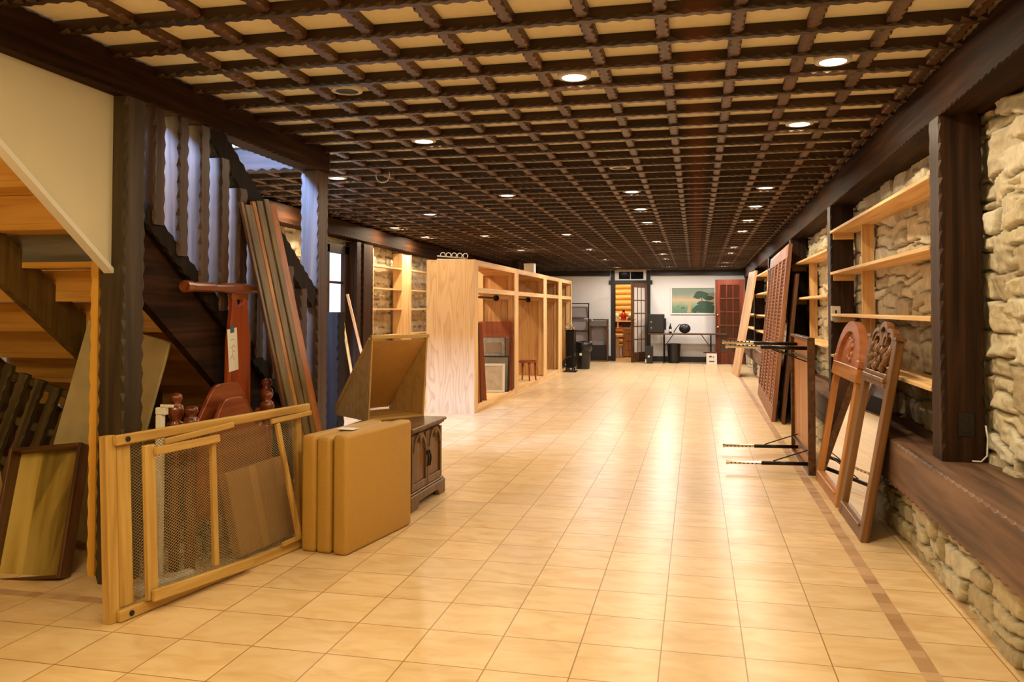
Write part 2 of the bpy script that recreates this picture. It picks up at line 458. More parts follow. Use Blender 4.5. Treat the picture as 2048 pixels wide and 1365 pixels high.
M['drawerply'] = wood('yellowed_drawer_bottom', '#8a6c2c', '#b59a4c', '#c9b066', 'Z', .5, 9, .05)
M['pinestrip'] = wood('bright_pine_strip', '#cf9634', '#e0ab48', '#eab95c', 'Z', .5, 20, .05)
M['redpost'] = wood('polished_red_brown', '#4a1d0c', '#6b3016', '#7d3c1e', 'Z', .2, 20, .05, spec=.6)
M['redpost_x'] = wood('polished_red_brown_x', '#5a2a10', '#80431c', '#935426', 'X', .25, 20, .05, spec=.6)
M['trestle'] = wood('red_orange_trestle', '#7c3212', '#9c461c', '#ad5626', 'Z', .35, 16, .05)
M['plankred'] = wood('orange_brown_plank', '#7e441c', '#9a5826', '#ac6a34', 'Z', .4, 20, .08)

# ================================================================== the room shell
def struct(name, g, mat, parent=None, label=None, **k):
    o = g.build(name, mat, parent, **k)
    if parent is None: tag(o, label, None, None, 'structure')
    return o

YF, YB = -1.6, 20.68
XL, XR = -4.5, 1.40
fl = G().box(-4.7, 1.55, YF - .1, YB, -.05, 0)
struct('floor', fl, M['floor'])

# ceiling: plaster, with the hand-hewn timber lattice fixed under it
ce = G()
def slab(x0, x1, y0, y1):
    z0, z1 = ZC(y0) + .05, ZC(y1) + .05
    ce.add([(x0, y0, z0), (x1, y0, z0), (x1, y1, z1), (x0, y1, z1), (x0, y0, z0 + .06), (x1, y0, z0 + .06), (x1, y1, z1 + .06), (x0, y1, z1 + .06)],
           [(0, 3, 2, 1), (4, 5, 6, 7), (0, 1, 5, 4), (1, 2, 6, 5), (2, 3, 7, 6), (3, 0, 4, 7)])
slab(-2.72, 1.5, YF, 5.46); slab(-4.7, 1.5, 5.46, YB + .05)
ceiling = struct('ceiling', ce, M['plaster'])
BW, BH = .052, .05
xs = [.177 + .31 * k for k in range(-15, 4)]
ys = [3.30 + .322 * k for k in range(-14, 54)]
for x in xs:
    y0 = YF if x > -2.6 else 5.6
    if x < -4.4: continue
    g = G(); g.hewn((x, y0, ZC(y0) + .032), (x, YB, ZC(YB) + .032), BW + .004, .042, pitch=.064, cut=.014, edges=(1, 1, 0, 0))
    g.build('lattice_bar', M['lat_y'], ceiling)
for y in ys:
    if y < YF or y > YB - .1: continue
    x0 = -2.66 if y < 5.5 else -4.42
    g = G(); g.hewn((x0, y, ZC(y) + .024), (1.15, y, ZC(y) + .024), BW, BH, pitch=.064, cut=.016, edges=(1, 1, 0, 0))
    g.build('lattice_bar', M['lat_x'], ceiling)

# stone walls: one height field per wall face, built stone by stone
def stone_wall(name, y0, y1, z0, z1, xf, sign, seed, mean_h=.13, mean_w=.30, depth=.07, res=.016, res_far=None):
    rg = np.random.default_rng(seed)
    yl = [y0]
    while yl[-1] < y1:
        yl.append(yl[-1] + (res if res_far is None else res + (res_far - res) * min(1, max(0, (yl[-1] - 7.5) / 4))))
    Yv = np.array(yl)
    Zv = np.linspace(z0, z1, int((z1 - z0) / res) + 1)
    Y, Z = np.meshgrid(Yv, Zv, indexing='ij')
    def wob(f, a):
        o = 0
        for _ in range(6):
            k = rg.normal(0, 1, 2) * f
            o = o + np.sin(Y * k[0] + Z * k[1] + rg.uniform(0, 6.28))
        return o * a / 2.4
    yw = Y + wob(10, .022) + wob(38, .011)
    zw = Z + wob(6, .018) + wob(30, .008)
    # ragged blocks of wall, each with its own run of courses
    bl = [y0 - .8]
    while bl[-1] < y1 + .8: bl.append(bl[-1] + rg.uniform(.7, 1.6))
    bl = np.array(bl)
    jag = .05 * np.sign(np.sin(Z * 21 + 1.3)) + .03 * np.sign(np.sin(Z * 47))
    yb = yw + jag
    bi = np.clip(np.searchsorted(bl, yb) - 1, 0, len(bl) - 2)
    cid = np.zeros(Y.shape, np.int64); dd = np.full(Y.shape, 9.0); cy = np.zeros(Y.shape); cz = np.zeros(Y.shape)
    nid = 0
    for b_ in range(len(bl) - 1):
        mb = bi == b_
        if not mb.any(): continue
        rows = [z0 - .2 - rg.uniform(0, mean_h)]
        while rows[-1] < z1 + .2: rows.append(rows[-1] + mean_h * rg.uniform(.55, 1.5))
        rows = np.array(rows)
        tilt = rg.uniform(-.07, .07)
        zt = zw + tilt * (yw - bl[b_])
        ri = np.clip(np.searchsorted(rows, zt) - 1, 0, len(rows) - 2)
        for r in range(len(rows) - 1):
            m = mb & (ri == r)
            if not m.any(): continue
            hr = rows[r + 1] - rows[r]; zc = (rows[r] + rows[r + 1]) / 2
            c = [bl[b_] - .12]
            while c[-1] < bl[b_ + 1] + .12: c.append(c[-1] + max(.09, mean_w * rg.uniform(.45, 1.5) * (.55 + .45 * hr / mean_h)))
            c = np.array(c); n = len(c)
            sl = rg.uniform(-.55, .55, n) * np.minimum(1, .1 / hr)
            yy, zz = yw[m], zt[m]
            k = np.clip(np.searchsorted(c, yy) - 1, 0, n - 2)
            k = np.where(yy < c[k] + sl[k] * (zz - zc), np.maximum(k - 1, 0), k)
            k = np.where(yy > c[k + 1] + sl[k + 1] * (zz - zc), np.minimum(k + 1, n - 2), k)
            d_ = np.minimum(np.minimum(yy - c[k] - sl[k] * (zz - zc), c[k + 1] + sl[k + 1] * (zz - zc) - yy), np.minimum(zz - rows[r], rows[r + 1] - zz))
            split = (rg.uniform(0, 1, n) < .3) & (hr > mean_h * .85)
            so = rg.uniform(-.18, .18, n) * hr; ss = rg.uniform(-.12, .12, n)
            ym = (c[k] + c[k + 1]) / 2
            line = zc + so[k] + ss[k] * (yy - ym)
            d_ = np.where(split[k], np.minimum(d_, np.abs(zz - line)), d_)
            cid[m] = nid + 2 * k + np.where(split[k], zz > line, 0)
            dd[m] = np.abs(d_); cy[m] = yy - ym; cz[m] = zz - zc
            nid += 2 * n
    n = nid; i1 = cid.ravel(); dd = dd.ravel()
    yy, zz = cy.ravel(), cz.ravel()
    base = rg.uniform(.5, 1.0, n)
    A = rg.normal(0, .05, (n, 2)); B = rg.normal(0, .16, (n, 2)); C_ = rg.normal(0, .3, (n, 2))
    jw = rg.uniform(.0015, .006, n)
    h1 = base[i1] * depth + A[i1, 0] * yy + A[i1, 1] * zz
    h2 = base[i1] * depth + .005 + B[i1, 0] * yy + B[i1, 1] * zz
    h3 = base[i1] * depth + .009 + C_[i1, 0] * yy + C_[i1, 1] * zz
    hh = np.clip(np.minimum(np.minimum(h1, h2), h3), .016, depth * 1.5)
    j = jw[i1]
    s = np.clip((dd - j) / .009, 0, 1); s = s ** .8
    h = (hh * s).reshape(Y.shape) + wob(45, .003) + wob(110, .0018)
    mort = np.clip(1 - (dd - j * .4) / .006, 0, 1).reshape(Y.shape)
    tone = rg.uniform(0, 1, n)[i1].reshape(Y.shape)
    X = xf + sign * h
    V = np.stack([X, Y, Z], -1).reshape(-1, 3)
    a, bb = Y.shape
    idx = np.arange(a * bb).reshape(a, bb)
    q = np.stack([idx[:-1, :-1], idx[1:, :-1], idx[1:, 1:], idx[:-1, 1:]], -1).reshape(-1, 4)
    if sign > 0: q = q[:, ::-1]
    q = np.ascontiguousarray(q)
    me = bpy.data.meshes.new(name)
    me.vertices.add(len(V)); me.vertices.foreach_set('co', V.ravel())
    me.loops.add(q.size); me.loops.foreach_set('vertex_index', q.ravel().astype(np.int32))
    me.polygons.add(len(q)); me.polygons.foreach_set('loop_start', np.arange(0, q.size, 4, dtype=np.int32)); me.polygons.foreach_set('loop_total', np.full(len(q), 4, dtype=np.int32))
    me.update(calc_edges=True)
    for nm, arr in (('tone', tone), ('mortar', mort)):
        at = me.attributes.new(nm, 'FLOAT', 'POINT'); at.data.foreach_set('value', arr.ravel().astype(np.float32))
    me.materials.append(M['stone'])
    o = bpy.data.objects.new(name, me); COL.objects.link(o)
    return o
wr = stone_wall('wall_right', 1.2, YB, .55, 2.36, XR - .01, -1, 5, .148, .40, .048, .0085, .03)
tag(wr, kind='structure')
lo_ = stone_wall('stone_base', 1.2, YB, 0.0, .38, 1.175, -1, 9, .115, .32, .05, .0085, .03)
lo_.parent = wr
wl = stone_wall('wall_left', 6.2, YB, 0, 2.3, XL, 1, 21, .15, .36, .05, .025)
tag(wl, kind='structure')
g = G().box(XR + .01, XR + .12, YF, YB, 0, 2.55); g.build('wall_core', M['plaster'], wr)
g = G().box(XR - .1, XR + .02, YF, 1.25, 0, 2.5); g.build('wall_end', M['drywall'], wr)
g = G().box(XL - .12, XL - .01, YF, YB, 0, 3.7); g.build('wall_core', M['walnut_z'], wl)
# front wall behind the viewpoint
g = G().box(XL, XR, YF - .12, YF, 0, 3.7); struct('wall_front', g, M['drywall'])
# stairwell shaft above the stair
g = G().box(XL, -2.72, YF, 5.5, 3.62, 3.7); g.box(-2.74, -2.70, YF, 5.5, 2.56, 3.7); g.box(XL, -2.7, 5.5, 5.58, 2.52, 3.7)
struct('wall_stairwell', g, M['drywall'])
g = G().box(XL, -2.76, YF, 2.46, 2.585, 2.66); struct('floor_upper', g, M['pine_x'])

# back wall with the doorway
DX0, DX1, DZ = -1.98, -1.20, 2.0
g = G()
g.box(XL, DX0, YB, YB + .12, 0, 2.5); g.box(DX1, 1.5, YB, YB + .12, 0, 2.5); g.box(DX0, DX1, YB, YB + .12, 2.26, 2.5)
wb = struct('wall_back', g, M['wallwhite'])
g = G()
g.box(-3.8, DX0 - .1, YB - .02, YB, 0, .12); struct('baseboard_left', g, M['baseboard'], bevel=.004)
g = G()
g.box(DX1 + .1, 1.2, YB - .02, YB, 0, .13); struct('baseboard_right', g, M['baseboard'], bevel=.004)
# dark casing of the doorway
g = G()
g.box(DX0 - .1, DX0, YB - .04, YB + .12, 0, 2.27); g.box(DX1, DX1 + .1, YB - .04, YB + .12, 0, 2.27)
g.box(DX0 - .15, DX1 + .15, YB - .05, YB + .12, 1.92, 2.02)
struct('trim_1', g, M['dark'], bevel=.004)
# transom light over the doorway
g = G()
g.box(DX0, DX1, YB - .03, YB + .02, 2.02, 2.05); g.box(DX0, DX1, YB - .03, YB + .02, 2.235, 2.27)
g.box(DX0, DX0 + .1, YB - .03, YB + .02, 2.05, 2.235); g.box(DX1 - .07, DX1, YB - .03, YB + .02, 2.05, 2.235); g.box(-1.6, -1.585, YB - .02, YB + .02, 2.05, 2.235)
w1 = struct('window_1', g, M['white'])
G().box(DX0 + .1, DX1 - .07, YB, YB + .01, 2.05, 2.235).build('pane', M['darkglass'], w1)

# room beyond the doorway
g = G().box(-4.4, 1.2, YB, 23.6, -.05, 0.0); struct('floor_back_room', g, M['slab'])
g = G()
for i in range(15):
    z = .08 + i * .155
    pr = [(.085 * math.cos(PI * k / 8), .085 * math.sin(PI * k / 8)) for k in range(9)]
    vs = [(x, 23.4 - c, z + s - .0) for x in (-4.2, 1.0) for c, s in [(.085 * math.sin(PI * k / 10), -.08 * math.cos(PI * k / 10)) for k in range(11)]]
    g.add(vs, [(k, k + 1, 12 + k, 11 + k) for k in range(10)])
g.box(-4.2, 1.0, 23.4, 23.45, 0, 2.5)
struct('wall_back_room', g, M['log'], smooth=False)
g = G().box(-4.2, -4.1, YB + .12, 23.4, 0, 2.5).box(.9, 1.0, YB + .12, 23.4, 0, 2.5); struct('wall_side_back_room', g, M['wallwhite'])
g = G().box(-4.2, 1.0, YB + .12, 23.4, 2.45, 2.5); struct('ceiling_back_room', g, M['plaster'])

# drywall closing the upper stair flight
yb_ = lambda y: 4.0 - .736 * y
g = G()
poly = [(2.22, yb_(2.22)), (3.40, yb_(3.40)), (3.40, 2.36), (2.22, 2.37)]
g.add([(x, y, z) for x in (-2.745, -2.725) for y, z in poly], [(0, 1, 2, 3), (7, 6, 5, 4), (0, 4, 5, 1), (1, 5, 6, 2), (2, 6, 7, 3), (3, 7, 4, 0)])
g.box(-2.745, -2.725, YF, 2.215, 2.36, 2.6)
wst = struct('wall_stair', g, M['drywall'])
g = G(); g.bar((-2.735, 2.23, yb_(2.23) - .012), (-2.735, 3.40, yb_(3.4) - .012), .05, .022, side=(0, .6, 1)); g.build('edge_bead', M['white'], wst)

M['newel'] = wood('worn_dark_newel', '#0f0805', '#1b1009', '#28190f', 'Z', .6, 26, .35, spec=.1)
# ================================================================== big timbers
def timber(name, label, cat, p, q, w, h, mat, group=None, **k):
    g = G(); g.hewn(p, q, w, h, **k)
    o = g.build(name, mat)
    return tag(o, label, cat, group)
CB = -2.65
timber('timber_beam', 'heavy dark hewn beam running over the staircase side of the room', 'beam', (CB - .07, YF + .02, ZC(YF) - .055), (CB - .07, 5.62, ZC(5.6) - .055), .14, .19, M['hewn_y'], pitch=.075, cut=.014)
timber('timber_beam', 'heavy dark hewn beam running along the top of the stone wall above the pine shelves', 'beam', (1.275, 1.2, ZC(1.2) - .1), (1.275, YB - .05, ZC(YB) - .1), .245, .24, M['hewn_y'], pitch=.075, cut=.009)
timber('timber_beam', 'brown beam along the top of the far stone wall behind the plywood wardrobes', 'beam', (-4.37, 5.7, 2.345), (-4.37, YB - .05, 2.18), .2, .2, M['hewn_y'], pitch=.09, cut=.012)
timber('timber_beam', 'short beam closing the stairwell opening, lit blue by daylight', 'beam', (-4.4, 5.53, 2.41), (-2.8, 5.53, 2.41), .12, .17, M['hewn_x'], pitch=.09, cut=.015)
timber('timber_beam', 'straight dark beam across the far white wall above the painting', 'beam', (-1.08, YB - .06, 2.2), (1.14, YB - .06, 2.2), .1, .13, M['dark'], pitch=.2, cut=.003)
timber('timber_beam', 'straight dark beam across the far white wall above the wire display rack', 'beam', (-4.3, YB - .06, 2.2), (-2.1, YB - .06, 2.2), .1, .13, M['dark'], pitch=.2, cut=.003)
def post(label, x, y, w, d, z0, z1, mat=None, group=None, cut=.014):
    return timber('timber_post', label, 'post', (x, y, z0), (x, y, z1), w, d, mat or M['hewn_z'], group, up=(0, 1, 0), pitch=.085, cut=cut)
post('hewn post beside the white drywall at the near end of the staircase', -2.72, 3.47, .14, .145, 0, ZC(3.5) - .15, M['post_olive'])
post('hewn post with a blue lit face at the foot of the staircase', -2.72, 5.52, .14, .16, 0, ZC(5.5) - .15, M['baluster'])
rp = ['widest hewn post on the stone ledge, with a dark outlet plate on it', 'hewn post on the stone ledge with the white thermostat, behind the carved mirrors',
      'hewn post on the stone ledge behind the upturned folding table', 'hewn post on the stone ledge hidden mostly by the lattice panel',
      'hewn post on the stone ledge beside the leaning pale slab', 'farthest hewn post on the stone ledge, near the red door']
for i, y in enumerate((4.385, 7.66, 10.74, 13.85, 17.1, 20.3)):
    post(rp[i], 1.245, y, .19, .17, .58, ZC(y) - .22)
post('dark hewn door post between the narrow window and the pine bookcases', -4.34, 9.93, .16, .14, 0, 2.17)
post('dark hewn post touching the pine bookcases on the far stone wall', -4.35, 10.27, .16, .32, 0, 2.16)
post('dark ceiling post rising behind the first wardrobe divider', -3.75, 17.1, .17, .17, 0, ZC(17) + .0)
post('dark ceiling post nearest the far white wall behind the wardrobes', -3.75, 19.3, .17, .17, 0, ZC(19) + .0)
post('short dark newel post with a worn top, standing behind the wooden wedge box', -2.87, 6.2, .125, .13, 0, 1.28, M['newel'])
timber('timber_ledge', 'long brown hewn ledge beam lying on the low stone base under the shelves', 'ledge', (1.225, 1.2, .455), (1.225, YB - .02, .455), .33, .25, M['ledge'], pitch=.085, cut=.016)

# narrow glazed door in the far stone wall
g = G()
g.box(-4.46, -4.36, 9.18, 9.27, 0, 2.1); g.box(-4.46, -4.36, 9.72, 9.85, 0, 2.1); g.box(-4.46, -4.36, 9.18, 9.85, 2.0, 2.12); g.box(-4.46, -4.38, 9.18, 9.85, 0, .3)
for z in (.75, 1.2, 1.62): g.box(-4.45, -4.39, 9.25, 9.75, z, z + .03)
d1 = struct('door_1', g, M['hewn_z'], bevel=.003)
G().box(-4.43, -4.42, 9.27, 9.72, .3, 2.0).build('pane', emis('daylit_pane', (.80, .88, 1.0, 1), 1.3), d1)

# ================================================================== staircase
st = thing('staircase', 'dark timber staircase with hewn balusters and raw pine risers seen from underneath', 'staircase', (0, 0, 0))
zu = lambda y: 4.0 - .736 * y
def stringer(x, mat, y0, off0, off1, ye=5.68):
    g = G()
    y1 = min(5.4, (4.0 + off0) / .736 - .02)
    p = [(y0, zu(y0) + off0), (y1, max(0, zu(y1) + off0)), (ye, max(0, zu(ye) + off0)), (ye, max(.02, zu(ye) + off1)), (y0, zu(y0) + off1)]
    n = len(p)
    g.add([(xx, y, z) for xx in (x - .025, x + .025) for y, z in p], [tuple(range(n)), tuple(range(2 * n - 1, n - 1, -1))] + [(i, (i + 1) % n, n + (i + 1) % n, n + i) for i in range(n)])
    return g.build('stringer', mat, st)
stringer(-2.725, M['hewn_y'], 3.545, 0, .36, 5.435)
stringer(-2.772, M['oak'], 2.3, .2, .36)
stringer(-3.45, M['olivewood'], 1.2, -.0, .26)
stringer(-4.40, M['olivewood'], 1.2, -.0, .26)
for k in range(15):
    y = (4.2 - .172 * k) / .736
    z = .172 * k
    if k:
        G().box(-4.42, -2.80, y - .0, y + .265, z - .03, z).build('tread', M['riser'], st)
    r = G().box(-4.42, -2.80, y, y + .022, z + .001, z + .14).build('riser', M['greyriser'] if k == 9 else M['riser'], st)
    if k == 9: r['label'] = 'weathered grey riser'
g = G(); g.hewn((-2.70, 3.555, zu(3.555) + .41), (-2.70, 5.42, zu(5.42) + .41), .075, .10, pitch=.08, cut=.014); g.build('bottom_rail', M['newel'], st)
g = G(); g.hewn((-2.70, 4.02, zu(4.02) + 1.365), (-2.70, 5.42, zu(5.42) + 1.365), .08, .15, pitch=.08, cut=.014); g.build('handrail', M['newel'], st)
for k in range(9):
    yc = 3.652 + .198 * k
    zt = min(zu(yc) + 1.30, ZC(yc) - .15)
    g = G(); g.hewn((-2.70, yc, zu(yc) + .42), (-2.70, yc, zt), .10, .088, up=(0, 1, 0), pitch=.085, cut=.013)
    g.build('baluster', M['baluster'], st)

# ================================================================== pine shelves in the bays of the stone wall
def bay(y0, y1, zs, label, div, cleats=True):
    t = thing('wall_shelves', label, 'shelves', (0, 0, 0), 'pine shelves between the wall posts')
    for z in zs:
        g = G(); g.box(1.145, 1.36, y0 + .004, y1 - .004, z - .022, z); g.build('shelf', M['pine_y'], t, bevel=.002)
        for yy in (y0 + .012, y1 - .012):
            g = G(); g.box(1.17, 1.34, yy - .011, yy + .011, z - .075, z - .023); g.build('cleat', M['pine_x'], t)
    zs2 = sorted(zs)
    for a, b in zip(zs2[:-1], zs2[1:]):
        g = G(); g.box(1.325, 1.352, div - .05, div + .05, a + .001, b - .023); g.build('divider', M['pine_z'], t)
        g = G(); g.box(1.27, 1.325, div - .012, div + .012, a + .001, b - .023); g.build('divider', M['pine_z'], t)
    return t
bay(4.47, 7.575, (1.99, 1.63, 1.27, .92), 'raw pine shelves in the wall bay behind the two leaning mirrors', 6.85)
b2 = bay(7.745, 10.655, (1.85, 1.44, .98), 'raw pine shelves in the wall bay behind the upturned table', 9.9)
bay(10.825, 13.765, (1.95, 1.55, 1.15), 'raw pine shelves in the wall bay behind the lattice panel', 12.4)
bay(13.935, 17.015, (1.95, 1.6, 1.2, .9), 'raw pine shelves in the wall bay between the lattice panel and the pale slab', 15.6)
bay(17.185, 20.2, (1.6, 1.2, .9), 'raw pine shelves in the farthest wall bay by the red door', 18.8)

# bookcases on the far stone wall
def bookcase(y0, y1, label):
    t = thing('bookcase', label, 'bookcase', (0, 0, 0), 'pine bookcases on the far stone wall')
    x0, x1 = -4.425, -4.28
    G().box(x0, x1, y0, y0 + .022, 0, 2.13).build('side_panel', M['pine_z'], t)
    G().box(x0, x1, y1 - .022, y1, 0, 2.13).build('side_panel', M['pine_z'], t)
    for z in (.93, 1.31, 1.60, 1.91):
        G().box(x0, x1, y0 + .023, y1 - .023, z - .022, z).build('shelf', M['pine_y'], t)
    return t
bookcase(10.45, 11.60, 'tall yellow lit pine bookcase nearest the dark door post')
bookcase(11.97, 13.3, 'pine bookcase half hidden behind the plywood wardrobe')
tag(G().box(-4.31, -4.285, 11.615, 11.955, 0, 2.12).build('filler_board', M['pine_z']), 'plain upright pine board filling the gap between the two bookcases', 'board')
bookcase(7.7, 8.9, 'pine bookcase seen behind the tall leaning boards')

M['outletdark'] = plain('dark_outlet_plate', '#150d08', .3)
# thermostat and outlet plate
t = thing('thermostat', 'small white thermostat on the hewn post above the mirrors', 'thermostat', FR((1.185, 7.57, 1.27), (0, -1)))
G().box(-.04, .04, 0, .03, -.065, .065).build('case', M['white'], t, bevel=.008, seg=2)
G().box(-.008, .008, .0301, .032, -.02, .03).build('display', M['dark'], t)
t = thing('outlet_plate', 'dark brown outlet plate low on the widest hewn post', 'outlet', FR((1.255, 4.298, .76), (0, -1)))
G().box(-.035, .035, 0, .006, -.057, .057).build('plate', M['outletdark'], t, bevel=.002)
for z in (-.022, .022): G().box(-.014, .014, .0061, .009, z - .014, z + .014).build('socket', M['dark'], t, bevel=.003)
g = G(); g.tube([(1.275, 4.285, .59), (1.31, 4.27, .592), (1.335, 4.27, .62), (1.342, 4.28, .70), (1.335, 4.285, .76)], .004); tag(g.build('cable', M['white'], smooth=True), 'thin white cable rising from the ledge beside the widest post', 'cable')
g = G(); pts = [(-2.52 + .06 * math.cos(a), 6.35, 2.41 + .06 * math.sin(a)) for a in [PI * (.9 + 1.25 * k / 14) for k in range(15)]]; g.tube(pts, .004); tag(g.build('wire_loop', M['white'], smooth=True), 'loop of pale cable hanging from the timber lattice past the stair post', 'cable')

PW_N, PW_M, PW_F = 10, 11, 19
# ================================================================== recessed lights
def can(x, y, on, col=(1, .72, .42), power=10):
    z = ZC(y) + .024
    t = thing('recessed_light', None, None, (x, y, z), 'recessed lights in the timber lattice')
    tag(t, 'lit round recessed light in a cell of the ceiling lattice' if on else 'unlit round recessed light in a cell of the ceiling lattice', 'ceiling light')
    t['group'] = 'lit recessed lights' if on else 'unlit recessed lights'
    g = G(); g.lathe([(.062, -.012), (.085, -.010), (.088, .02), (.062, .02), (.062, -.012)], 20, caps=False); g.build('trim_ring', M['canwhite'], t, smooth=True)
    g = G(); g.lathe([(.0615, -.006), (.0615, -.002)], 20); g.build('lamp', CANON if on else M['candark'], t)
    if on:
        l = bpy.data.lights.new('recessed_light_glow', 'AREA'); l.shape = 'DISK'; l.size = .11; l.energy = power; l.color = col
        l.spread = math.radians(180)
        lo = bpy.data.objects.new('recessed_light_glow', l); COL.objects.link(lo); lo.parent = t; lo.location = (0, 0, -.013)
CANON = emis('lamp_glow', (1, .88, .70, 1), 16)
XC = (-4.008, -3.078, -1.838, -.598, .642)
NEAR, MID, FAR = (1.0, .77, .36), (1.0, .80, .54), (1.0, .91, .82)
rows = [(-.9 + .0, 'n'), (.241, 'n'), (1.529, 'n'), (2.817, 'n'), (4.105, 'm'), (5.393, 'm'), (6.681, 'm'), (7.969, 'm'), (9.257, 'm'), (10.545, 'm'), (11.833, 'm'), (13.121, 'f'), (14.409, 'f'), (15.697, 'f'), (16.985, 'f'), (18.273, 'f'), (19.56, 'f')]
LIT = {0: (7, 9, 10), 1: (6, 8, 10, 12), 2: (1, 2, 5, 7, 10, 12, 14, 16), 3: (1, 2, 3, 4, 7, 8, 9, 11, 13, 14, 16), 4: (1, 2, 4, 5, 7, 8, 9, 10, 12, 13, 15, 16)}
for ci, x in enumerate(XC):
    for ri_, (y, z) in enumerate(rows):
        if ci < 2 and y < 5.6: continue
        on = ri_ in LIT[ci]
        if not on and (ri_ + ci) % 3: continue
        can(x, y, on, {'n': NEAR, 'm': MID, 'f': FAR}[z], {'n': PW_N, 'm': PW_M, 'f': PW_F}[z] * (2.0 if ci == 0 else .7 if ci == 1 else 1.9 if ci == 2 and ri_ in (1, 2) else .6 if ci == 2 and ri_ == 5 else 1))

# ================================================================== plywood wardrobes
WX0, WX1, WH = -3.32, -2.69, 1.925
def wardrobe(y0, y1, label, side, near_w=.10, far_w=.11, openback=False):
    t = thing('wardrobe', label, 'wardrobe', (0, 0, 0), 'plywood wardrobes in a row')
    if side:
        G().box(WX0, WX1, y0, y0 + .018, 0, WH).build('side_panel', M['ply'], t)
    else:
        G().box(WX0, WX1 - .02, y0 + .001, y0 + .018, .0, WH - .02).build('side_panel', M['ply2'], t)
    G().box(WX0, WX1 - .02, y1 - .019, y1 - .001, 0, WH - .02).build('side_panel', M['ply2'], t)
    G().box(WX0 + .01, WX1 - .02, y0 + .019, y1 - .02, WH - .02, WH - .001).build('top_panel', M['ply2'], t)
    ysn = y0 + (.019 if side else .001)
    G().box(WX1 - .019, WX1, ysn, y0 + near_w, .0, WH - .001).build('front_stile', M['pine_z'], t, bevel=.002)
    G().box(WX1 - .019, WX1, y1 - far_w, y1 - .001, .0, WH - .001).build('front_stile', M['pine_z'], t, bevel=.002)
    for z0, z1, nm in ((WH - .075, WH - .001, 'top_rail'), (1.51, 1.575, 'middle_rail'), (0, .09, 'base_rail')):
        G().box(WX1 - .019, WX1 - .0005, y0 + near_w, y1 - far_w, z0, z1).build(nm, M['pine_y'], t, bevel=.002)
    G().box(WX0 + .02, WX1 - .02, y0 + .019, y1 - .02, 1.55, 1.572).build('shelf', M['ply2'], t)
    G().box(WX0 + .02, WX1 - .02, y0 + .019, y1 - .02, .065, .085).build('base_panel', M['pine_y'], t)
    for yy, s in ((y1 - .02, -1),):
        for x0, x1 in ((WX1 - .12, WX1 - .022), (WX0 + .02, WX0 + .11)):
            G().box(x0, x1, yy - .035, yy, .09, 1.549).build('stud', M['pine_z'], t)
            G().box(x0, x1, yy - .035, yy, 1.573, WH - .021).build('stud', M['pine_z'], t)
        G().box(WX0 + .11, WX1 - .12, yy - .035, yy, 1.45, 1.549).build('cross_rail', M['pine_x'], t)
        G().box(WX0 + .11, WX1 - .12, yy - .035, yy, 1.82, WH - .021).build('cross_rail', M['pine_x'], t)
    r = G().tube([(-3.0, y0 + .02, 1.47), (-3.0, y1 - .056, 1.47)], .016, 10).build('hanging_rod', M['blackmetal'], t, smooth=True)
    g = G(); g.tube([(-3.0, y1 - .07, 1.47), (-3.0, y1 - .056, 1.47)], .045, 14); g.build('rod_flange', M['blackmetal'], r)
    return t
wardrobe(9.87, 12.33, 'nearest plywood wardrobe with a wide wavy grained end panel and picture frames inside', True, .17, .12)
wardrobe(12.332, 14.80, 'second plywood wardrobe in the row, with the small round stool at its opening', False, .13, .15)
wardrobe(14.802, 16.50, 'third plywood wardrobe in the row, empty with knotty panels', False, .15, .2)
wardrobe(16.502, 18.10, 'last plywood wardrobe in the row, next to the black stove', False, .2, .08)

# wire rack on top
t = thing('wire_rack', 'white wire rack with a row of loops lying on top of the nearest wardrobe', 'rack', (0, 0, 0))
y = 10.05
G().tube([(-3.24, y, 1.94), (-2.86, y, 1.934)], .008, 6).build('rail', M['whitemetal'], t, smooth=True)
G().tube([(-3.24, y, 1.985), (-2.86, y + .1, 1.955)], .008, 6).build('rail', M['whitemetal'], t, smooth=True)
for k in range(5):
    x = -3.18 + k * .075
    g = G(); g.tube([(x + .032 * math.cos(a) + .012, y + .02, 2.0 - .004 * k + .03 * math.sin(a)) for a in [PI * (1.25 - 1.5 * i / 10) for i in range(11)]], .006, 6)
    g.build('hook', M['whitemetal'], t, smooth=True)
t = thing('carton', 'upright white box standing on top of the second wardrobe', 'box', (-2.86, 14.2, 1.926))
G().box(-.09, .09, -.09, .09, 0, .17).build('body', M['white'], t, bevel=.003)
G().box(-.09, .09, -.09, .09, .171, .18).build('lid', M['paper'], t)

# contents of the nearest wardrobe
def lean_board(name, label, p, n, lean, w, h, th, mat, cat='board', roll=0, group=None, bevel=.003):
    t = G().box(-w / 2, w / 2, -th, 0, 0, h).build(name, mat, None, bevel=bevel)
    t.matrix_world = FR(p, n, lean, roll)
    return tag(t, label, cat, group)
ZB = .0865
lean_board('brown_plank', 'tallest brown plank leaning inside the nearest wardrobe', (-2.765, 10.60, ZB), (.5, -1), .06, .095, 1.03, .03, M['redwood'], roll=-.05)
lean_board('brown_plank', 'brown plank with a worn edge behind the tallest one in the wardrobe', (-2.76, 10.40, ZB), (.5, -1), .05, .06, 1.04, .03, M['walnut_z'], roll=-.03)
lean_board('brown_plank', 'short orange brown plank at the outer edge of the wardrobe stack', (-2.745, 10.27, ZB), (.5, -1), .03, .035, .80, .022, M['oak'], roll=-.02)
lean_board('brown_plank', 'short reddish plank next to the end panel inside the wardrobe', (-2.75, 10.12, ZB), (.5, -1), .02, .04, .81, .02, M['redwood'], roll=-.01)
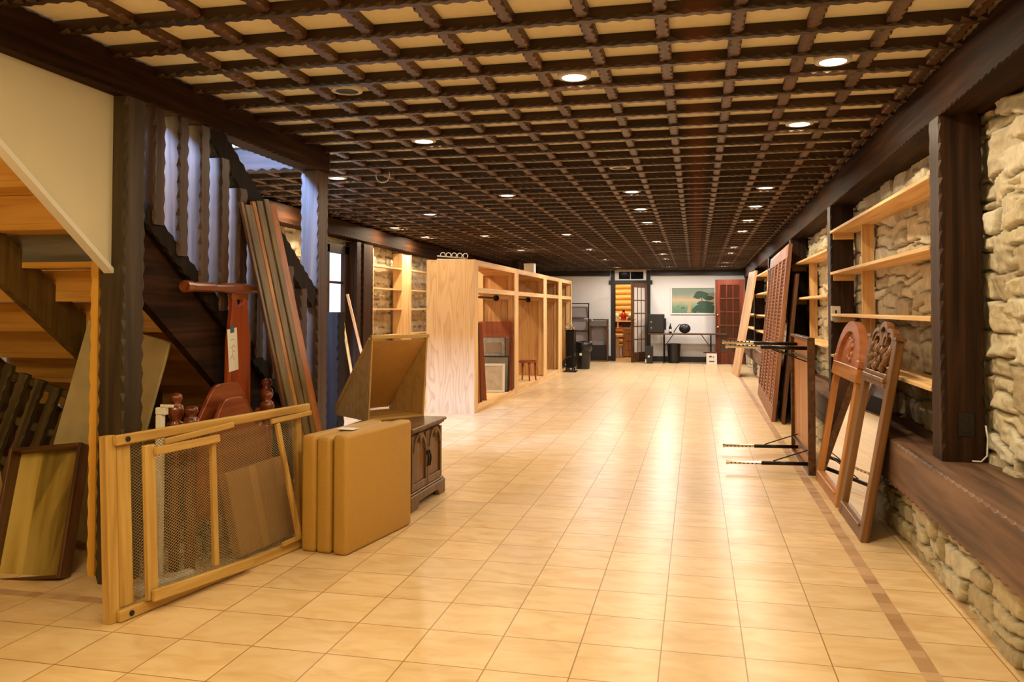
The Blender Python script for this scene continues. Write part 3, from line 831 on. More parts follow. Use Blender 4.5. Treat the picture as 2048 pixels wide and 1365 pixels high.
def picture(label, p, n, lean, w, h, fw_, fmat, imat, th=.03, cat='picture', roll=0):
    t = thing('picture_frame', label, cat, FR(p, n, lean, roll), 'pictures stacked in the nearest wardrobe')
    G().box(-w / 2 + fw_ * .6, w / 2 - fw_ * .6, -th * .7, -th * .4, fw_ * .6, h - fw_ * .6).build('picture', imat, t)
    g = G()
    g.box(-w / 2, -w / 2 + fw_, -th, 0, 0, h); g.box(w / 2 - fw_, w / 2, -th, 0, 0, h); g.box(-w / 2 + fw_, w / 2 - fw_, -th, 0, 0, fw_); g.box(-w / 2 + fw_, w / 2 - fw_, -th, 0, h - fw_, h)
    g.build('frame', fmat, t, bevel=.004)
    return t
M['seascape'] = plain('faded_grey_picture', '#b7ab98', .4, var=.2, scale=9)
M['oval'] = plain('grey_print', '#7d776a', .2, var=.2, scale=5)
picture('small white framed faded picture at the front of the wardrobe stack', (-2.93, 11.62, ZB), (.12, -1), .12, .42, .42, .035, M['whitemetal'], M['seascape'])
p_ = bpy.data.objects[-1] if False else None
picture('grey picture in a thin black frame behind the white one', (-2.91, 11.74, ZB), (.1, -1), .10, .46, .53, .02, M['dark'], M['oval'])
t = picture('brown framed mirror with a silver grey surround behind the picture stack', (-2.93, 11.93, ZB), (.1, -1), .12, .52, .85, .055, M['redwood'], M['silvermat'], cat='mirror')
G().box(-.08, .16, -.0118, -.008, .56, .72).build('mirror_glass', M['dullmirror'], t); G().box(-.19, .19, -.0118, -.006, .50, .52).build('ledge', M['walnut_z'], t)
lean_board('backing_board', 'plain reddish brown board behind the stacked mirror in the wardrobe', (-2.98, 12.10, ZB), (.05, -1), .08, .52, 1.03, .03, M['redwood'])
lean_board('narrow_board', 'dark narrow door edge leaning at the front of the picture stack', (-2.715, 11.95, ZB), (1, -.15), .02, .22, .80, .025, M['walnut_z'])

# little stool
t = thing('stool', 'small round brown three legged stool standing at the second wardrobe', 'stool', (-2.80, 13.75, .0855))
g = G(); g.lathe([(.14, .30), (.165, .305), (.165, .335), (.15, .338), (.148, .325)], 24); g.build('seat', M['redwood_x'], t, smooth=False)
for a in (-1.2, .4, 2.6):
    c, s = math.cos(a), math.sin(a)
    G().tube([(c * .125, s * .125, .302), (c * .13, s * .13, .2), (c * .125, s * .125, .09), (c * .14, s * .14, 0)], [.022, .017, .013, .012], 8).build('leg', M['redwood'], t, smooth=True)

# black stove and clutter by the last wardrobe
t = thing('stove', 'tall black metal heater at the end of the wardrobe row', 'stove', (-2.625, 17.3, 0))
G().box(-.05, .12, -.16, .16, .06, .84).build('body', M['blackmetal'], t, bevel=.01)
G().box(-.055, .13, -.17, .17, .841, .86).build('top_plate', M['blackmetal'], t, bevel=.004)
for a, b in ((-.03, -.13), (.09, -.13), (-.03, .13), (.09, .13)): G().tube([(a, b, 0), (a, b, .06)], .015, 8).build('foot', M['blackmetal'], t)
g = G()
for k in range(3): g.tube([(-.06 + .07 * math.cos(a), .02 + .05 * k - .05, .93 + .06 * math.sin(a)) for a in [2 * PI * i / 12 for i in range(12)]], .008, 6, closed=True)
o = g.build('wire_coil', M['wire']); o.location = (-2.58, 17.3, .005); tag(o, 'loose coil of dull wire sitting on top of the black heater', 'wire')
t = thing('small_bell', 'small brass ornament on the front corner of the black heater', 'ornament', (-2.52, 17.18, .861))
G().lathe([(.02, 0), (.028, .02), (.02, .05), (.008, .06)], 12).build('body', M['brass'], t, smooth=True); G().lathe([(.006, .06), (.006, .08)], 8).build('handle', M['brass'], t)
t = thing('chair_base', 'low black curved seat shell on the floor in front of the black heater', 'seat', (-2.53, 16.86, .0))
g = G(); pr = [(.16 * math.cos(a), .16 + .17 * math.sin(a)) for a in [PI * (.5 + .65 * i / 10) for i in range(11)]]
for i in range(10):
    g.prism([pr[i], pr[i + 1], (pr[i + 1][0] * .86, .16 + (pr[i + 1][1] - .16) * .86), (pr[i][0] * .86, .16 + (pr[i][1] - .16) * .86)], -.13, .13)
g.build('shell', M['blackplastic'], t); G().box(-.13, .13, -.13, .13, 0, .03).build('base', M['blackplastic'], t)

# trash bins
def bin_(label, x, y, r0, r1, h, bag):
    t = thing('trash_bin', label, 'trash bin', (x, y, 0))
    g = G(); g.lathe([(r0, 0), (r1, h), (r1 + .012, h), (r1 + .012, h + .015), (r1 - .012, h + .015), (r1 - .014, h - .02), (r0 - .012, .02)], 24); g.build('body', M['blackplastic'], t, smooth=False)
    if bag:
        g = G(); n = 32; vs = []; fs = []
        for j, (rr, zz) in enumerate(((r1 + .005, h - .17), (r1 + .03, h - .1), (r1 + .028, h - .02), (r1 + .018, h + .03), (r1 - .02, h + .025), (r1 - .04, h - .1))):
            for k in range(n):
                a = 2 * PI * k / n; w = 1 + .03 * math.sin(5 * a + j) + .02 * math.sin(11 * a + 2 * j)
                vs.append((rr * w * math.cos(a), rr * w * math.sin(a), zz + .015 * math.sin(3 * a + j)))
        for j in range(5):
            for k in range(n): fs.append((j * n + k, j * n + (k + 1) % n, (j + 1) * n + (k + 1) % n, (j + 1) * n + k))
        g.add(vs, fs); g.build('bag_liner', M['bagblack'], t, smooth=True)
        l = G().box(-.02, .03, -.004, .0, .0, .05, FR((-.02, -r0 - .045, .30), (0, -1), -.08)).build('sticker', M['paper'], t)
    return t
M['bagblack'] = plain('black_plastic_bag', '#17171a', .25)
bin_('black trash bin with a black bag liner beside the wardrobe row', -2.40, 17.78, .145, .18, .56, True)
bin_('plain dark bin under the far folding table', -.52, 20.25, .13, .165, .45, False)

# wire display rack and low display cabinet at the back wall
t = thing('display_rack', 'dark framed display rack with four slanted grey pockets against the far wall', 'rack', (-2.875, 20.45, 0))
for x in (-.26, .26): G().box(x - .012, x + .012, -.012, .012, 0, 1.44).build('upright', M['blackmetal'], t)
for x in (-.26, .26): G().box(x - .012, x + .012, .13, .155, 0, 1.0).build('rear_upright', M['blackmetal'], t)
G().box(-.27, .27, -.013, .013, 1.425, 1.45).build('top_bar', M['blackmetal'], t)
for k in range(4):
    z = .12 + .32 * k
    Mx = Matrix.Translation((0, .02, z)) @ Matrix.Rotation(math.radians(-14), 4, 'X')
    p = G().box(-.245, .245, 0, .008, 0, .29, Mx).build('pocket', M['greypanel'], t)
    G().box(-.245, .245, -.025, -.0, 0, .012, Mx).build('lip', M['greymetal'], p)
t = thing('display_cabinet', 'waist high wooden framed display cabinet with a grey back by the doorway', 'cabinet', (-2.36, 20.45, 0))
G().box(-.20, .20, .10, .115, .04, 1.0).build('back_panel', M['greypanel'], t)
for x in (-.215, .215): G().box(x - .015, x + .015, -.12, .12, 0, 1.05).build('side_panel', M['walnut_z'], t)
G().box(-.20, .20, -.12, .12, 1.02, 1.05).build('top_panel', M['walnut'], t); G().box(-.20, .20, -.12, .12, 0, .04).build('base_panel', M['walnut'], t)
G().box(-.20, .20, -.115, -.10, .88, 1.0).build('upper_band', M['greymetal'], t); G().box(-.20, .20, -.02, -.01, .045, .40).build('dark_panel', M['dark'], t)
for x in (-.16, .16): G().lathe([(.012, 0), (.016, .02), (.006, .04)], 8, FR((x, -.116, 1.0), (0, -1))).build('clip', M['brass'], t)

# French door opened into the room
hp, tp = Vector((-1.17, 20.60, 0)), Vector((-1.50, 19.97, 0))
dv = (hp - tp); wd = dv.length; nn = (dv.y, -dv.x)
MFD = FR(((hp.x + tp.x) / 2, (hp.y + tp.y) / 2, .01), (dv.y, -dv.x))
g = G(); W2 = wd / 2
g.box(-W2, -W2 + .10, -.04, 0, 0, 1.93); g.box(W2 - .10, W2, -.04, 0, 0, 1.93); g.box(-W2 + .1, W2 - .1, -.04, 0, 0, .24); g.box(-W2 + .1, W2 - .1, -.04, 0, 1.82, 1.93)
iw = wd - .2
for k in (1, 2): g.box(-W2 + .1 + iw * k / 3 - .011, -W2 + .1 + iw * k / 3 + .011, -.03, -.005, .24, 1.82)
for k in range(1, 5): g.box(-W2 + .1, W2 - .1, -.031, -.004, .24 + 1.58 * k / 5 - .011, .24 + 1.58 * k / 5 + .011)
d2 = g.build('door_2', M['walnut_z'], None, bevel=.003); d2.matrix_world = MFD
tag(d2, 'open glazed door with fifteen small panes beside the doorway', None, None, 'structure')
G().box(-W2 + .1, W2 - .1, -.02, -.015, .24, 1.82).build('glazing', M['frosted'], d2)
for z in (.95, 1.05):
    G().ball((W2 - .05, .03, z), .025, .03, .025).build('door_knob', M['brass'], d2, smooth=True)

# red door at the right
t = G(); W2 = .335
t.box(-W2, -W2 + .115, -.04, 0, 0, 2.0); t.box(W2 - .115, W2, -.04, 0, 0, 2.0); t.box(-W2 + .115, W2 - .115, -.04, 0, 0, .27); t.box(-W2 + .115, W2 - .115, -.04, 0, 1.87, 2.0)
for k in (1, 2): t.box(-W2 + .115 + .44 * k / 3 - .012, -W2 + .115 + .44 * k / 3 + .012, -.032, -.004, .27, 1.87)
for k in range(1, 5): t.box(-W2 + .115, W2 - .115, -.033, -.003, .27 + 1.6 * k / 5 - .014, .27 + 1.6 * k / 5 + .014)
d3 = t.build('door_3', M['doorred'], None, bevel=.004); d3.matrix_world = FR((.79, 20.06, .005), (-.05, -1))
tag(d3, 'open red mahogany door with a grid of small panes at the far end', None, None, 'structure')
G().box(-W2 + .115, W2 - .115, -.025, -.018, .27, 1.87).build('glazing', M['redglaze'], d3)
for z, r in ((.87, .035), (1.16, .028)): G().ball((W2 - .06, .03, z), r, .035, r).build('door_knob', M['brass'], d3, smooth=True)

# folding table against the far wall and what stands on and under it
t = thing('folding_table', 'long dark folding table against the far white wall', 'table', (-.2, 20.22, 0))
G().box(-.92, .92, -.30, .30, .69, .72).build('tabletop', M['walnut'], t, bevel=.004)
for x in (-.55, .55):
    for y in (-.24, .24): G().tube([(x, y, 0), (x, y, .69)], .013, 8).build('leg', M['blackmetal'], t)
    G().tube([(x, -.24, .38), (x - .22 * (1 if x > 0 else -1), -.24, .69)], .009, 6).build('brace', M['blackmetal'], t)
t = thing('television', 'bulky black television facing aside on the far table', 'television', (-.93, 20.2, .7205))
G().prism([(-.19, 0), (.19, 0), (.19, .46), (-.19, .46)], -.2, .2).build('body', M['blackplastic'], t, bevel=.02, seg=2)
G().box(.191, .23, -.14, .14, .08, .36).build('rear_housing', M['blackplastic'], t, bevel=.01)
for z in (.12, .26): G().ball((-.12, -.202, z), .025, .012, .03).build('speaker_knob', M['greymetal'], t, smooth=True)
t = thing('computer_tower', 'small dark computer tower on the floor under the television', 'computer', (-1.10, 19.86, 0))
G().box(-.09, .09, 0, .36, 0, .41).build('case', M['blackplastic'], t, bevel=.006)
G().lathe([(.026, 0), (.026, .004)], 16, FR((0, -.0005, .17), (0, -1)) @ Matrix.Rotation(-PI / 2, 4, 'X')).build('badge', M['white'], t)
G().box(-.085, -.06, -.003, 0, .02, .10).build('label_strip', M['white'], t)
t = thing('bottle', 'small dark bottle with a pale label between the television and the bag', 'bottle', (-.60, 20.15, .7205))
G().lathe([(.035, 0), (.037, .12), (.03, .15), (.013, .19), (.013, .24)], 14).build('body', M['darkglass'], t, smooth=True)
G().lathe([(.0375, .04), (.0375, .10)], 14).build('label_band', M['paper'], t)
t = thing('bag', 'rounded black bag with a loose strap on the far table', 'bag', (-.30, 20.15, .7205))
G().ball((.04, 0, .115), .14, .10, .115, 14, 8).build('body', M['blackplastic'], t, smooth=True)
G().tube([(-.03, -.02, .20), (-.09, -.03, .21), (-.16, -.04, .12), (-.22, -.05, .02)], .012, 6).build('strap', M['blackplastic'], t, smooth=True)
g = G(); g.tube([(-.70, 20.3, .9), (-.66, 20.28, 1.0), (-.63, 20.3, .85), (-.62, 20.3, .73)], .006, 6); tag(g.build('cable', M['whitemetal'], smooth=True), 'pale cable curling down behind the black television', 'cable')
t = thing('carton', 'white printed carton on the floor half behind the red door', 'box', (.36, 19.9, 0))
G().box(-.12, .12, -.12, .12, 0, .26).build('body', M['paper'], t, bevel=.004)
g = G(); g.box(-.06, .0, -.1215, -.12, .17, .21); g.box(.02, .06, -.1215, -.12, .17, .19); g.box(-.06, .06, -.1215, -.12, .06, .09); g.build('print', M['ink'], t)
t = thing('wooden_tray', 'shallow brown tray lying on the white carton', 'tray', (.33, 19.92, .262))
G().box(-.16, .16, -.1, .1, 0, .02).build('base', M['walnut'], t); G().box(-.16, .16, -.1, -.09, .0205, .04).build('rim', M['walnut'], t)

# painting
t = thing('painting', 'white framed seaside painting with dark trees on the far wall', 'painting', FR((-.06, YB - .001, 1.165), (0, -1)))
def canvas_mat():
    m, nt, b, N, L = newmat('painted_canvas')
    tc = N('ShaderNodeTexCoord'); sp = N('ShaderNodeSeparateXYZ'); L(tc.outputs['Object'], sp.inputs['Vector'])
    mr = N('ShaderNodeMapRange'); mr.inputs['From Min'].default_value = .05; mr.inputs['From Max'].default_value = .62; L(sp.outputs['Z'], mr.inputs['Value'])
    no = N('ShaderNodeTexNoise'); no.inputs['Scale'].default_value = 5; L(tc.outputs['Object'], no.inputs['Vector'])
    ad = N('ShaderNodeMath'); ad.operation = 'MULTIPLY_ADD'; L(no.outputs['Fac'], ad.inputs[0]); ad.inputs[1].default_value = .3; L(mr.outputs['Result'], ad.inputs[2])
    cr = N('ShaderNodeValToRGB'); e = cr.color_ramp.elements
    e[0].position = .1; e[0].color = lin('#5e7a63'); e[1].position = 1; e[1].color = lin('#7f8d7d')
    for p, c in ((.35, '#6c8a70'), (.5, '#92a07c'), (.66, '#c3a883'), (.8, '#a79c84')):
        k = e.new(p); k.color = lin(c)
    L(ad.outputs[0], cr.inputs['Fac']); L(cr.outputs['Color'], b.inputs['Base Color']); b.inputs['Roughness'].default_value = .6
    return m
G().box(-.515, .515, .006, .012, .03, .665).build('canvas', canvas_mat(), t)
g = G()
g.box(-.545, .545, .0, .03, .0, .035); g.box(-.545, .545, .0, .03, .655, .69); g.box(-.545, -.51, .0, .03, .035, .655); g.box(.51, .545, .0, .03, .035, .655)
g.build('frame', M['white'], t, bevel=.006)
M['treepaint'] = plain('dark_green_paint', '#35503e', .6, var=.15, scale=14); M['glint'] = plain('pale_gold_paint', '#b59a6c', .6)
g = G()
BLOB = [0]
def blob(cx, cz, rx, rz):
    BLOB[0] += 1
    n = 18; po = [(cx + rx * (1 + .1 * math.sin(5 * k)) * math.cos(2 * PI * k / n), cz + rz * (1 + .12 * math.sin(7 * k)) * math.sin(2 * PI * k / n)) for k in range(n)]
    g.prism(po, .0125, .0140 + .0003 * BLOB[0])
for c in ((-.19, .50, .16, .08), (-.10, .44, .10, .05), (-.36, .41, .13, .06), (-.28, .28, .2, .06), (-.25, .15, .26, .10), (-.42, .16, .09, .12), (-.03, .10, .06, .06)): blob(*c)
g.prism([(-.24, .2), (-.225, .2), (-.19, .45), (-.21, .45)], .0125, .0145); g.prism([(-.28, .2), (-.265, .2), (-.33, .4), (-.345, .39)], .0125, .0145)
g.build('painted_trees', M['treepaint'], t)
G().box(.20, .29, .0125, .0145, .155, .175).build('painted_boat', M['treepaint'], t); G().box(.34, .38, .0125, .0145, .2, .215).build('painted_boat', M['treepaint'], t)
g = G(); g.prism([(.06, .05), (.15, .05), (.12, .25), (.06, .25)], .0122, .0135); g.build('glint', M['glint'], t)

# back room: desk with shelf and things
t = thing('desk', 'wooden desk with a raised shelf and drawers in the room beyond the doorway', 'desk', (-1.95, 22.6, 0))
G().box(-.55, .75, -.3, .3, .74, .79).build('desktop', M['oak_x'], t, bevel=.004)
G().box(-.55, .75, .0, .3, .95, .985).build('shelf', M['pine_x'], t)
G().box(-.16, -.12, .02, .28, .7905, .949).build('upright', M['pine_z'], t); G().box(-.55, .75, .28, .3, .7905, .949).build('shelf_back', M['walnut'], t)
d = G().box(.02, .40, -.28, .28, .02, .739).build('drawer_unit', M['oak'], t, bevel=.004)
for z in (.18, .42, .62): G().box(.12, .28, -.292, -.2805, z, z + .012).build('drawer_pull', M['dark'], d)
G().box(-.5, -.45, -.28, .28, 0, .739).build('leg_panel', M['oak'], t)
t = thing('stool', 'pale pedestal stool in front of the desk beyond the doorway', 'stool', (-2.06, 22.1, 0))
G().box(-.17, .17, -.14, .14, .56, .62).build('seat', M['slab'], t, bevel=.01); G().box(-.05, .05, -.05, .05, .04, .559).build('pedestal', M['slab'], t); G().box(-.15, .15, -.12, .12, 0, .039).build('base', M['slab'], t)
t = thing('bottle', 'red bottle standing on the desk shelf beyond the doorway', 'bottle', (-1.94, 22.72, .986))
G().lathe([(.075, 0), (.078, .16), (.06, .2), (.03, .23)], 16).build('body', M['redliquid'], t, smooth=True); G().lathe([(.03, .23), (.034, .28), (.02, .3)], 12).build('cap', M['dark'], t)
t = thing('jar', 'white jar at the edge of the doorway on the desk shelf', 'jar', (-2.12, 22.72, .986)); G().lathe([(.06, 0), (.06, .16), (.045, .19)], 14).build('body', M['white'], t, smooth=True); G().lathe([(.046, .191), (.046, .21)], 14).build('lid', M['whitemetal'], t)
t = thing('gift_box', 'dark box topped with a crumpled white bundle on the desk shelf', 'box', (-1.73, 22.72, .986)); G().box(-.1, .1, -.08, .08, 0, .08).build('box', M['walnut'], t); G().ball((0, 0, .14), .09, .08, .065, 9, 6).build('bundle', M['white'], t)
for k, (x, c) in enumerate(((-2.02, M['redliquid']), (-1.72, M['cardboard']))):
    tag(G().box(x - .05, x + .05, 22.66, 22.74, .792, .85).build('small_package', c, None, bevel=.006), ('small red package' if k == 0 else 'small tan package') + ' under the raised shelf of the desk', 'package')
t = thing('carton', 'white carton on the floor below the desk beyond the doorway', 'box', (-2.07, 22.55, 0)); G().box(-.09, .11, -.1, .1, 0, .3).build('body', M['paper'], t); G().box(-.09, .11, -.1, .1, .301, .306).build('flap', M['white'], t)

# ================================================================== right side: leaning things
t = G().box(-.50, .50, -.045, 0, 0, 2.08).build('door_slab', M['slab'], None, bevel=.004)
t.matrix_world = FR((.735, 16.8, 0), (-1, -.06), .172)
tag(t, 'pale unfinished door slab leaning on the stone wall near the red door', 'door slab')

# carved lattice panel, five woven columns
MT = FR((.878, 11.53, 0), (-1, .022), .10)
t = thing('lattice_panel', 'tall brown panel of five woven lattice columns leaning on the stone wall', 'panel', MT)
PW, PH = 3.15, 2.08
G().box(-PW / 2, PW / 2, -.05, -.005, 0, .18).build('bottom_rail', M['lattdoor'], t, bevel=.003)
G().box(-PW / 2, PW / 2, -.05, -.005, PH - .16, PH).build('top_rail', M['lattdoor'], t, bevel=.003)
cw = PW / 5
for k in range(6):
    x = -PW / 2 + .05 + (PW - .1) * k / 5
    G().box(x - .05, x + .05, -.052, .0, .18, PH - .16).build('stile', M['lattdoor'], t, bevel=.003)
for k in range(5):
    xc = -PW / 2 + .05 + (PW - .1) * (k + .5) / 5
    g = G(); hw = (PW - .1) / 10 - .05
    g.box(xc - hw, xc + hw, -.045, -.04, .18, PH - .16)
    g.cur = 1
    nr = 38; dz = (PH - .34) / nr
    for sx in (-1, 1):
        x0, x1 = (xc - hw + .01, xc - .022) if sx < 0 else (xc + .022, xc + hw - .01)
        for i in range(nr):
            z = .18 + dz * i
            g.add([(x0, -.04, z + .004), (x1, -.04, z + .016), (x1, -.04, z + dz - .008), (x0, -.04, z + dz - .02), (x0 + .02, -.006, z + .010), (x1 - .02, -.012, z + .018), (x1 - .02, -.012, z + dz - .016), (x0 + .02, -.006, z + dz - .022)],
                  [(4, 5, 6, 7), (0, 1, 5, 4), (1, 2, 6, 5), (2, 3, 7, 6), (3, 0, 4, 7)])
    g.box(xc - .02, xc + .02, -.04, -.012, .18, PH - .16)
    g.build('woven_column', [M['walnut_z'], M['lattdoor']], t)
t = G().box(-.3, .3, -.03, 0, 0, 1.72).build('dark_board', M['walnut_z'], None, bevel=.003)
t.matrix_world = FR((.955, 10.06, 0), (-1, .022), .10)
tag(t, 'dark brown board leaning behind the near edge of the lattice panel', 'board')

# folding table on its side
t = thing('folding_table', 'folding table tipped on its side with four metal legs sticking into the room', 'table', FR((.87, 7.42, 0), (-1, 0), 0))
L2, TH = .59, 1.08
G().box(-L2 + .02, L2 - .02, -.03, -.018, .02, TH - .02).build('underside', M['oak'], t)
g = G()
g.box(-L2, L2, -.045, 0.012, 0, .02); g.box(-L2, L2, -.045, .012, TH - .02, TH); g.box(-L2, -L2 + .02, -.045, .012, .02, TH - .02); g.box(L2 - .02, L2, -.045, .012, .02, TH - .02)
g.build('edge_frame', M['walnut'], t, bevel=.003)
for z in (.14, TH - .17): G().box(-L2 + .022, L2 - .022, -.0179, .004, z - .006, z + .006).build('cross_bar', M['blackmetal'], t)
for z, sgn in ((.075, 1), (TH - .085, -1)):
    for x in (-.50, .33):
        l = G().tube([(x, -.016, z), (x, .36, z - .006 * sgn)], .0155, 10).build('leg', M['blackmetal'], t, smooth=True)
        g = G(); g.tube([(x, .355, z - .006 * sgn), (x, .62, z - .012 * sgn)], .0125, 10); g.tube([(x, .615, z - .012 * sgn), (x, .635, z - .012 * sgn)], .017, 10)
        g.build('leg_extension', M['chrome'], l, smooth=False)
        g = G()
        for k in range(7): g.box(x - .0128, x + .0128, .39 + .033 * k, .402 + .033 * k, z - .016 * sgn - .004 * 0, z - .016 * sgn + .009)
        g.build('leg_holes', M['dark'], l)
        G().tube([(x, .27, z + .012 * sgn), (x, -.015, z + .115 * sgn)], .005, 6).build('brace', M['blackmetal'], t)

# carved mirrors
def mirror_base(label, y, lean, w, h, fmat, stile, x=.895):
    t = thing('mirror', label, 'mirror', FR((x, y, 0), (-1, 0), lean))
    for s in (-1, 1):
        G().box(s * w / 2 - (stile if s > 0 else 0), s * w / 2 + (stile if s < 0 else 0), -.045, 0, .0, h).build('stile', fmat, t, bevel=.005, seg=2)
    g = G(); g.box(-w / 2 + stile, w / 2 - stile, -.045, -.002, .0, .07); g.box(-w / 2 + stile, w / 2 - stile, -.03, .012, .07, .085); g.build('bottom_rail', fmat, t, bevel=.004)
    return t
M2w, M2h = .94, .97
t = mirror_base('orange brown mirror with a plain round arched top, behind the carved one', 6.245, .165, M2w, .93, M['oak'], .085, .893)
G().box(-M2w / 2 + .085, M2w / 2 - .085, -.03, -.02, .085, .83).build('mirror_glass', M['mirror'], t)
g = G(); g.box(-M2w / 2 - .01, M2w / 2 + .01, -.045, .012, .83, .93); g.build('top_rail', M['oak_x'], t, bevel=.005)
g = G(); g.arch(0, .93, M2w / 2, M2w / 2 - .11, -.045, .008, sz=.66); g.build('arch', M['pinkwood'], t)
g = G(); g.box(-M2w / 2 - .02, -M2w / 2 + .06, -.046, .012, .9305, .98); g.box(M2w / 2 - .06, M2w / 2 + .02, -.046, .012, .9305, .98); g.build('shoulder', M['pinkwood'], t, bevel=.004)
g = G(); po = [((M2w / 2 - .1) * math.cos(PI * k / 14), .931 + .66 * (M2w / 2 - .1) * math.sin(PI * k / 14)) for k in range(15)]; g.prism(po, -.04, -.02); ap = g.build('arch_panel', M['pinkwood'], t)
g = G()
for k in range(9):
    a = k * .9; g.ball((.05 * math.cos(a) * (1 + k * .12), -.018, 1.04 + .05 * math.sin(a) * (1 + k * .1)), .03, .016, .022, 8, 5)
g.ball((0, -.012, 1.05), .03, .022, .06); g.build('carved_emblem', M['pinkwood'], ap, smooth=True)

w, h = .75, 1.15
t = mirror_base('dark brown mirror with gothic carved arches on top, nearest of the two', 5.32, .175, w, h, M['mirrorframe'], .085, .895)
g = G(); g.box(-w / 2 + .085, w / 2 - .085, -.04, .008, .87, .90); g.box(-w / 2 + .085, w / 2 - .085, -.03, .018, .90, .925); g.box(-w / 2 + .085, w / 2 - .085, -.04, .004, .925, .95); g.build('top_rail', M['mirrorframe'], t, bevel=.004)
G().box(-w / 2 + .085, w / 2 - .085, -.03, -.02, .085, .87).build('mirror_glass', M['mirror'], t)
c = G()
for s in (-1, 1):
    c.arch(s * .155, 1.12, .155, .115, -.04, .0, -.15, PI + .15, sz=.62)
    c.arch(s * .155, 1.12, .105, .075, -.035, -.008, -.15, PI + .15, sz=.62)
    c.box(s * (w / 2 - .04) - .05, s * (w / 2 - .04) + .05, -.05, .008, 1.1505, 1.17)
c.arch(0, 1.17, .12, .075, -.04, .0, -.1, PI + .1, sz=.72)
c.build('crest_arch', M['mirrorframe'], t)
c = G(); rr = random.Random(3)
for k in range(26):
    x = rr.uniform(-.27, .27); z = rr.uniform(.965, 1.10)
    c.tube([(x, -.02, z - .03), (x + rr.uniform(-.02, .02), -.004, z), (x + rr.uniform(-.04, .04), -.012, z + .035)], [.012, .020, .008], 6)
c.build('carved_foliage', M['mirrorframe'], t, smooth=True)

# ================================================================== left side: storage around the staircase
# wooden drawer
t = thing('drawer', 'old wooden drawer without a front, standing on end and leaning under the stairs', 'drawer', FR((-3.17, 3.36, 0), (.06, -1), .37, -.11))
DW, DH, DD = .40, .655, .085
G().box(-DW / 2 + .016, .06, -DD, -DD + .01, .016, DH - .016).build('bottom_board', M['drawerply'], t)
G().box(-DW / 2 + .016, -.085, -DD, -DD + .01, .016, DH - .016).build('bottom_board', M['drawerply'], t)
G().box(-.083, DW / 2 - .016, -DD, -DD + .01, .016, DH - .016).build('bottom_board', M['drawerply'], t)
for s in (-1, 1): G().box(s * DW / 2 - (.016 if s > 0 else 0), s * DW / 2 + (.016 if s < 0 else 0), -DD, 0, 0, DH).build('side_board', M['walnut_z'], t, bevel=.002)
for z in (0, DH - .016): G().box(-DW / 2 + .016, DW / 2 - .016, -DD, 0, z, z + .016).build('end_board', M['walnut'], t, bevel=.002)

# lattice pieces stored under the stairs
def hewn_lattice(label, p, n, lean, roll, w, h, nv, nh):
    t = thing('timber_lattice', label, 'lattice', FR(p, n, lean, roll))
    for k in range(nv):
        x = -w / 2 + w * k / (nv - 1)
        g = G(); g.hewn((x, 0, random.uniform(0, .05)), (x, 0, h - random.uniform(0, .12)), .055, .045, up=(0, 1, 0), pitch=.08, cut=.012); g.build('upright_bar', M['hewn_old'], t)
    for k in range(nh):
        z = h * (k + .6) / nh
        g = G(); g.hewn((-w / 2 - .04, -.045, z), (w / 2 + .04, -.045, z), .05, .045, pitch=.08, cut=.012, up=(0, 0, 1)); g.build('cross_bar', M['hewn_old'], t)
hewn_lattice('dark hewn lattice of crossed bars leaning in the shade under the stairs, behind the drawer', (-3.93, 3.98, .02), (.1, -1), .12, .28, .56, .95, 6, 4)
hewn_lattice('small dark lattice of crossed bars under the stairs, right behind the hewn post', (-2.93, 4.15, 0), (.1, -1), .1, .22, .22, .62, 2, 2)

# plastic wrapped board
t = G().box(-.26, .26, -.02, 0, 0, 1.16).build('wrapped_board', M['wrap'], None, bevel=.004)
t.matrix_world = FR((-3.31, 3.84, .06), (.05, -1), .08, .235)
# negative roll tips it sideways; keep its lowest corner on the floor
zmin = min((t.matrix_world @ Vector(c))[2] for c in t.bound_box); t.location.z -= zmin - .001
tag(t, 'pale plastic wrapped board standing askew under the stairs behind the post', 'board')
# yellow pine strip with scalloped edge
g = G(); g.hewn((-2.893, 3.50, 0), (-2.893, 3.50, 1.59), .045, .02, up=(0, 1, 0), pitch=.1, cut=.009, edges=(0, 1, 1, 0))
tag(g.build('pine_strip', M['pinestrip']), 'bright yellow pine strip with a scalloped edge standing beside the hewn post', 'strip')
lean_board('brown_board', 'short brown board standing between the drawer and the yellow strip', (-2.985, 3.62, 0), (.05, -1), .03, .07, .47, .02, M['oak'])
g = G(); g.bar((-3.66, 3.62, .84), (-3.47, 3.60, .02), .03, .03); tag(g.build('stick', M['oldpine'], bevel=.002), 'square stick leaning at the outer edge of the old drawer', 'stick')

MIRX = True
# screen frames: a = near bottom corner, local x runs back toward the wall from it
a = Vector((-2.364, 2.972, 0)); e = Vector((.1932, .9812, 0))
MSF = FR(a, (e.y, -e.x), .05)            # local x = +e
SM = Matrix.Identity(4)
def plane_frame(name, label, off, cat='frame'):
    m = MSF.copy()
    m.translation = m.translation + (m.col[1].to_3d() * off)
    return thing(name, label, cat, m)
t = plane_frame('screen_frame', 'large wooden screen frame with wire mesh standing in front of the staircase', 0)
FL, FH = 1.275, .775
G().box(0, .05, -.045, 0, .0, FH).build('end_post', M['oldpine'], t, bevel=.003)
G().box(.052, .125, -.04, -.004, .05, FH - .05).build('stile', M['oldpine'], t, bevel=.003)
b1 = G().box(.03, FL, -.002, .026, .0, .05).build('bottom_rail', M['oldpine_x'], t, bevel=.006)
b2_ = G().box(.03, FL + .05, -.002, .026, FH - .045, FH + .0).build('top_rail', M['oldpine_x'], t, bevel=.006)
G().box(FL - .04, FL, -.04, -.004, .05, FH - .05).build('stile', M['oldpine'], t, bevel=.003)
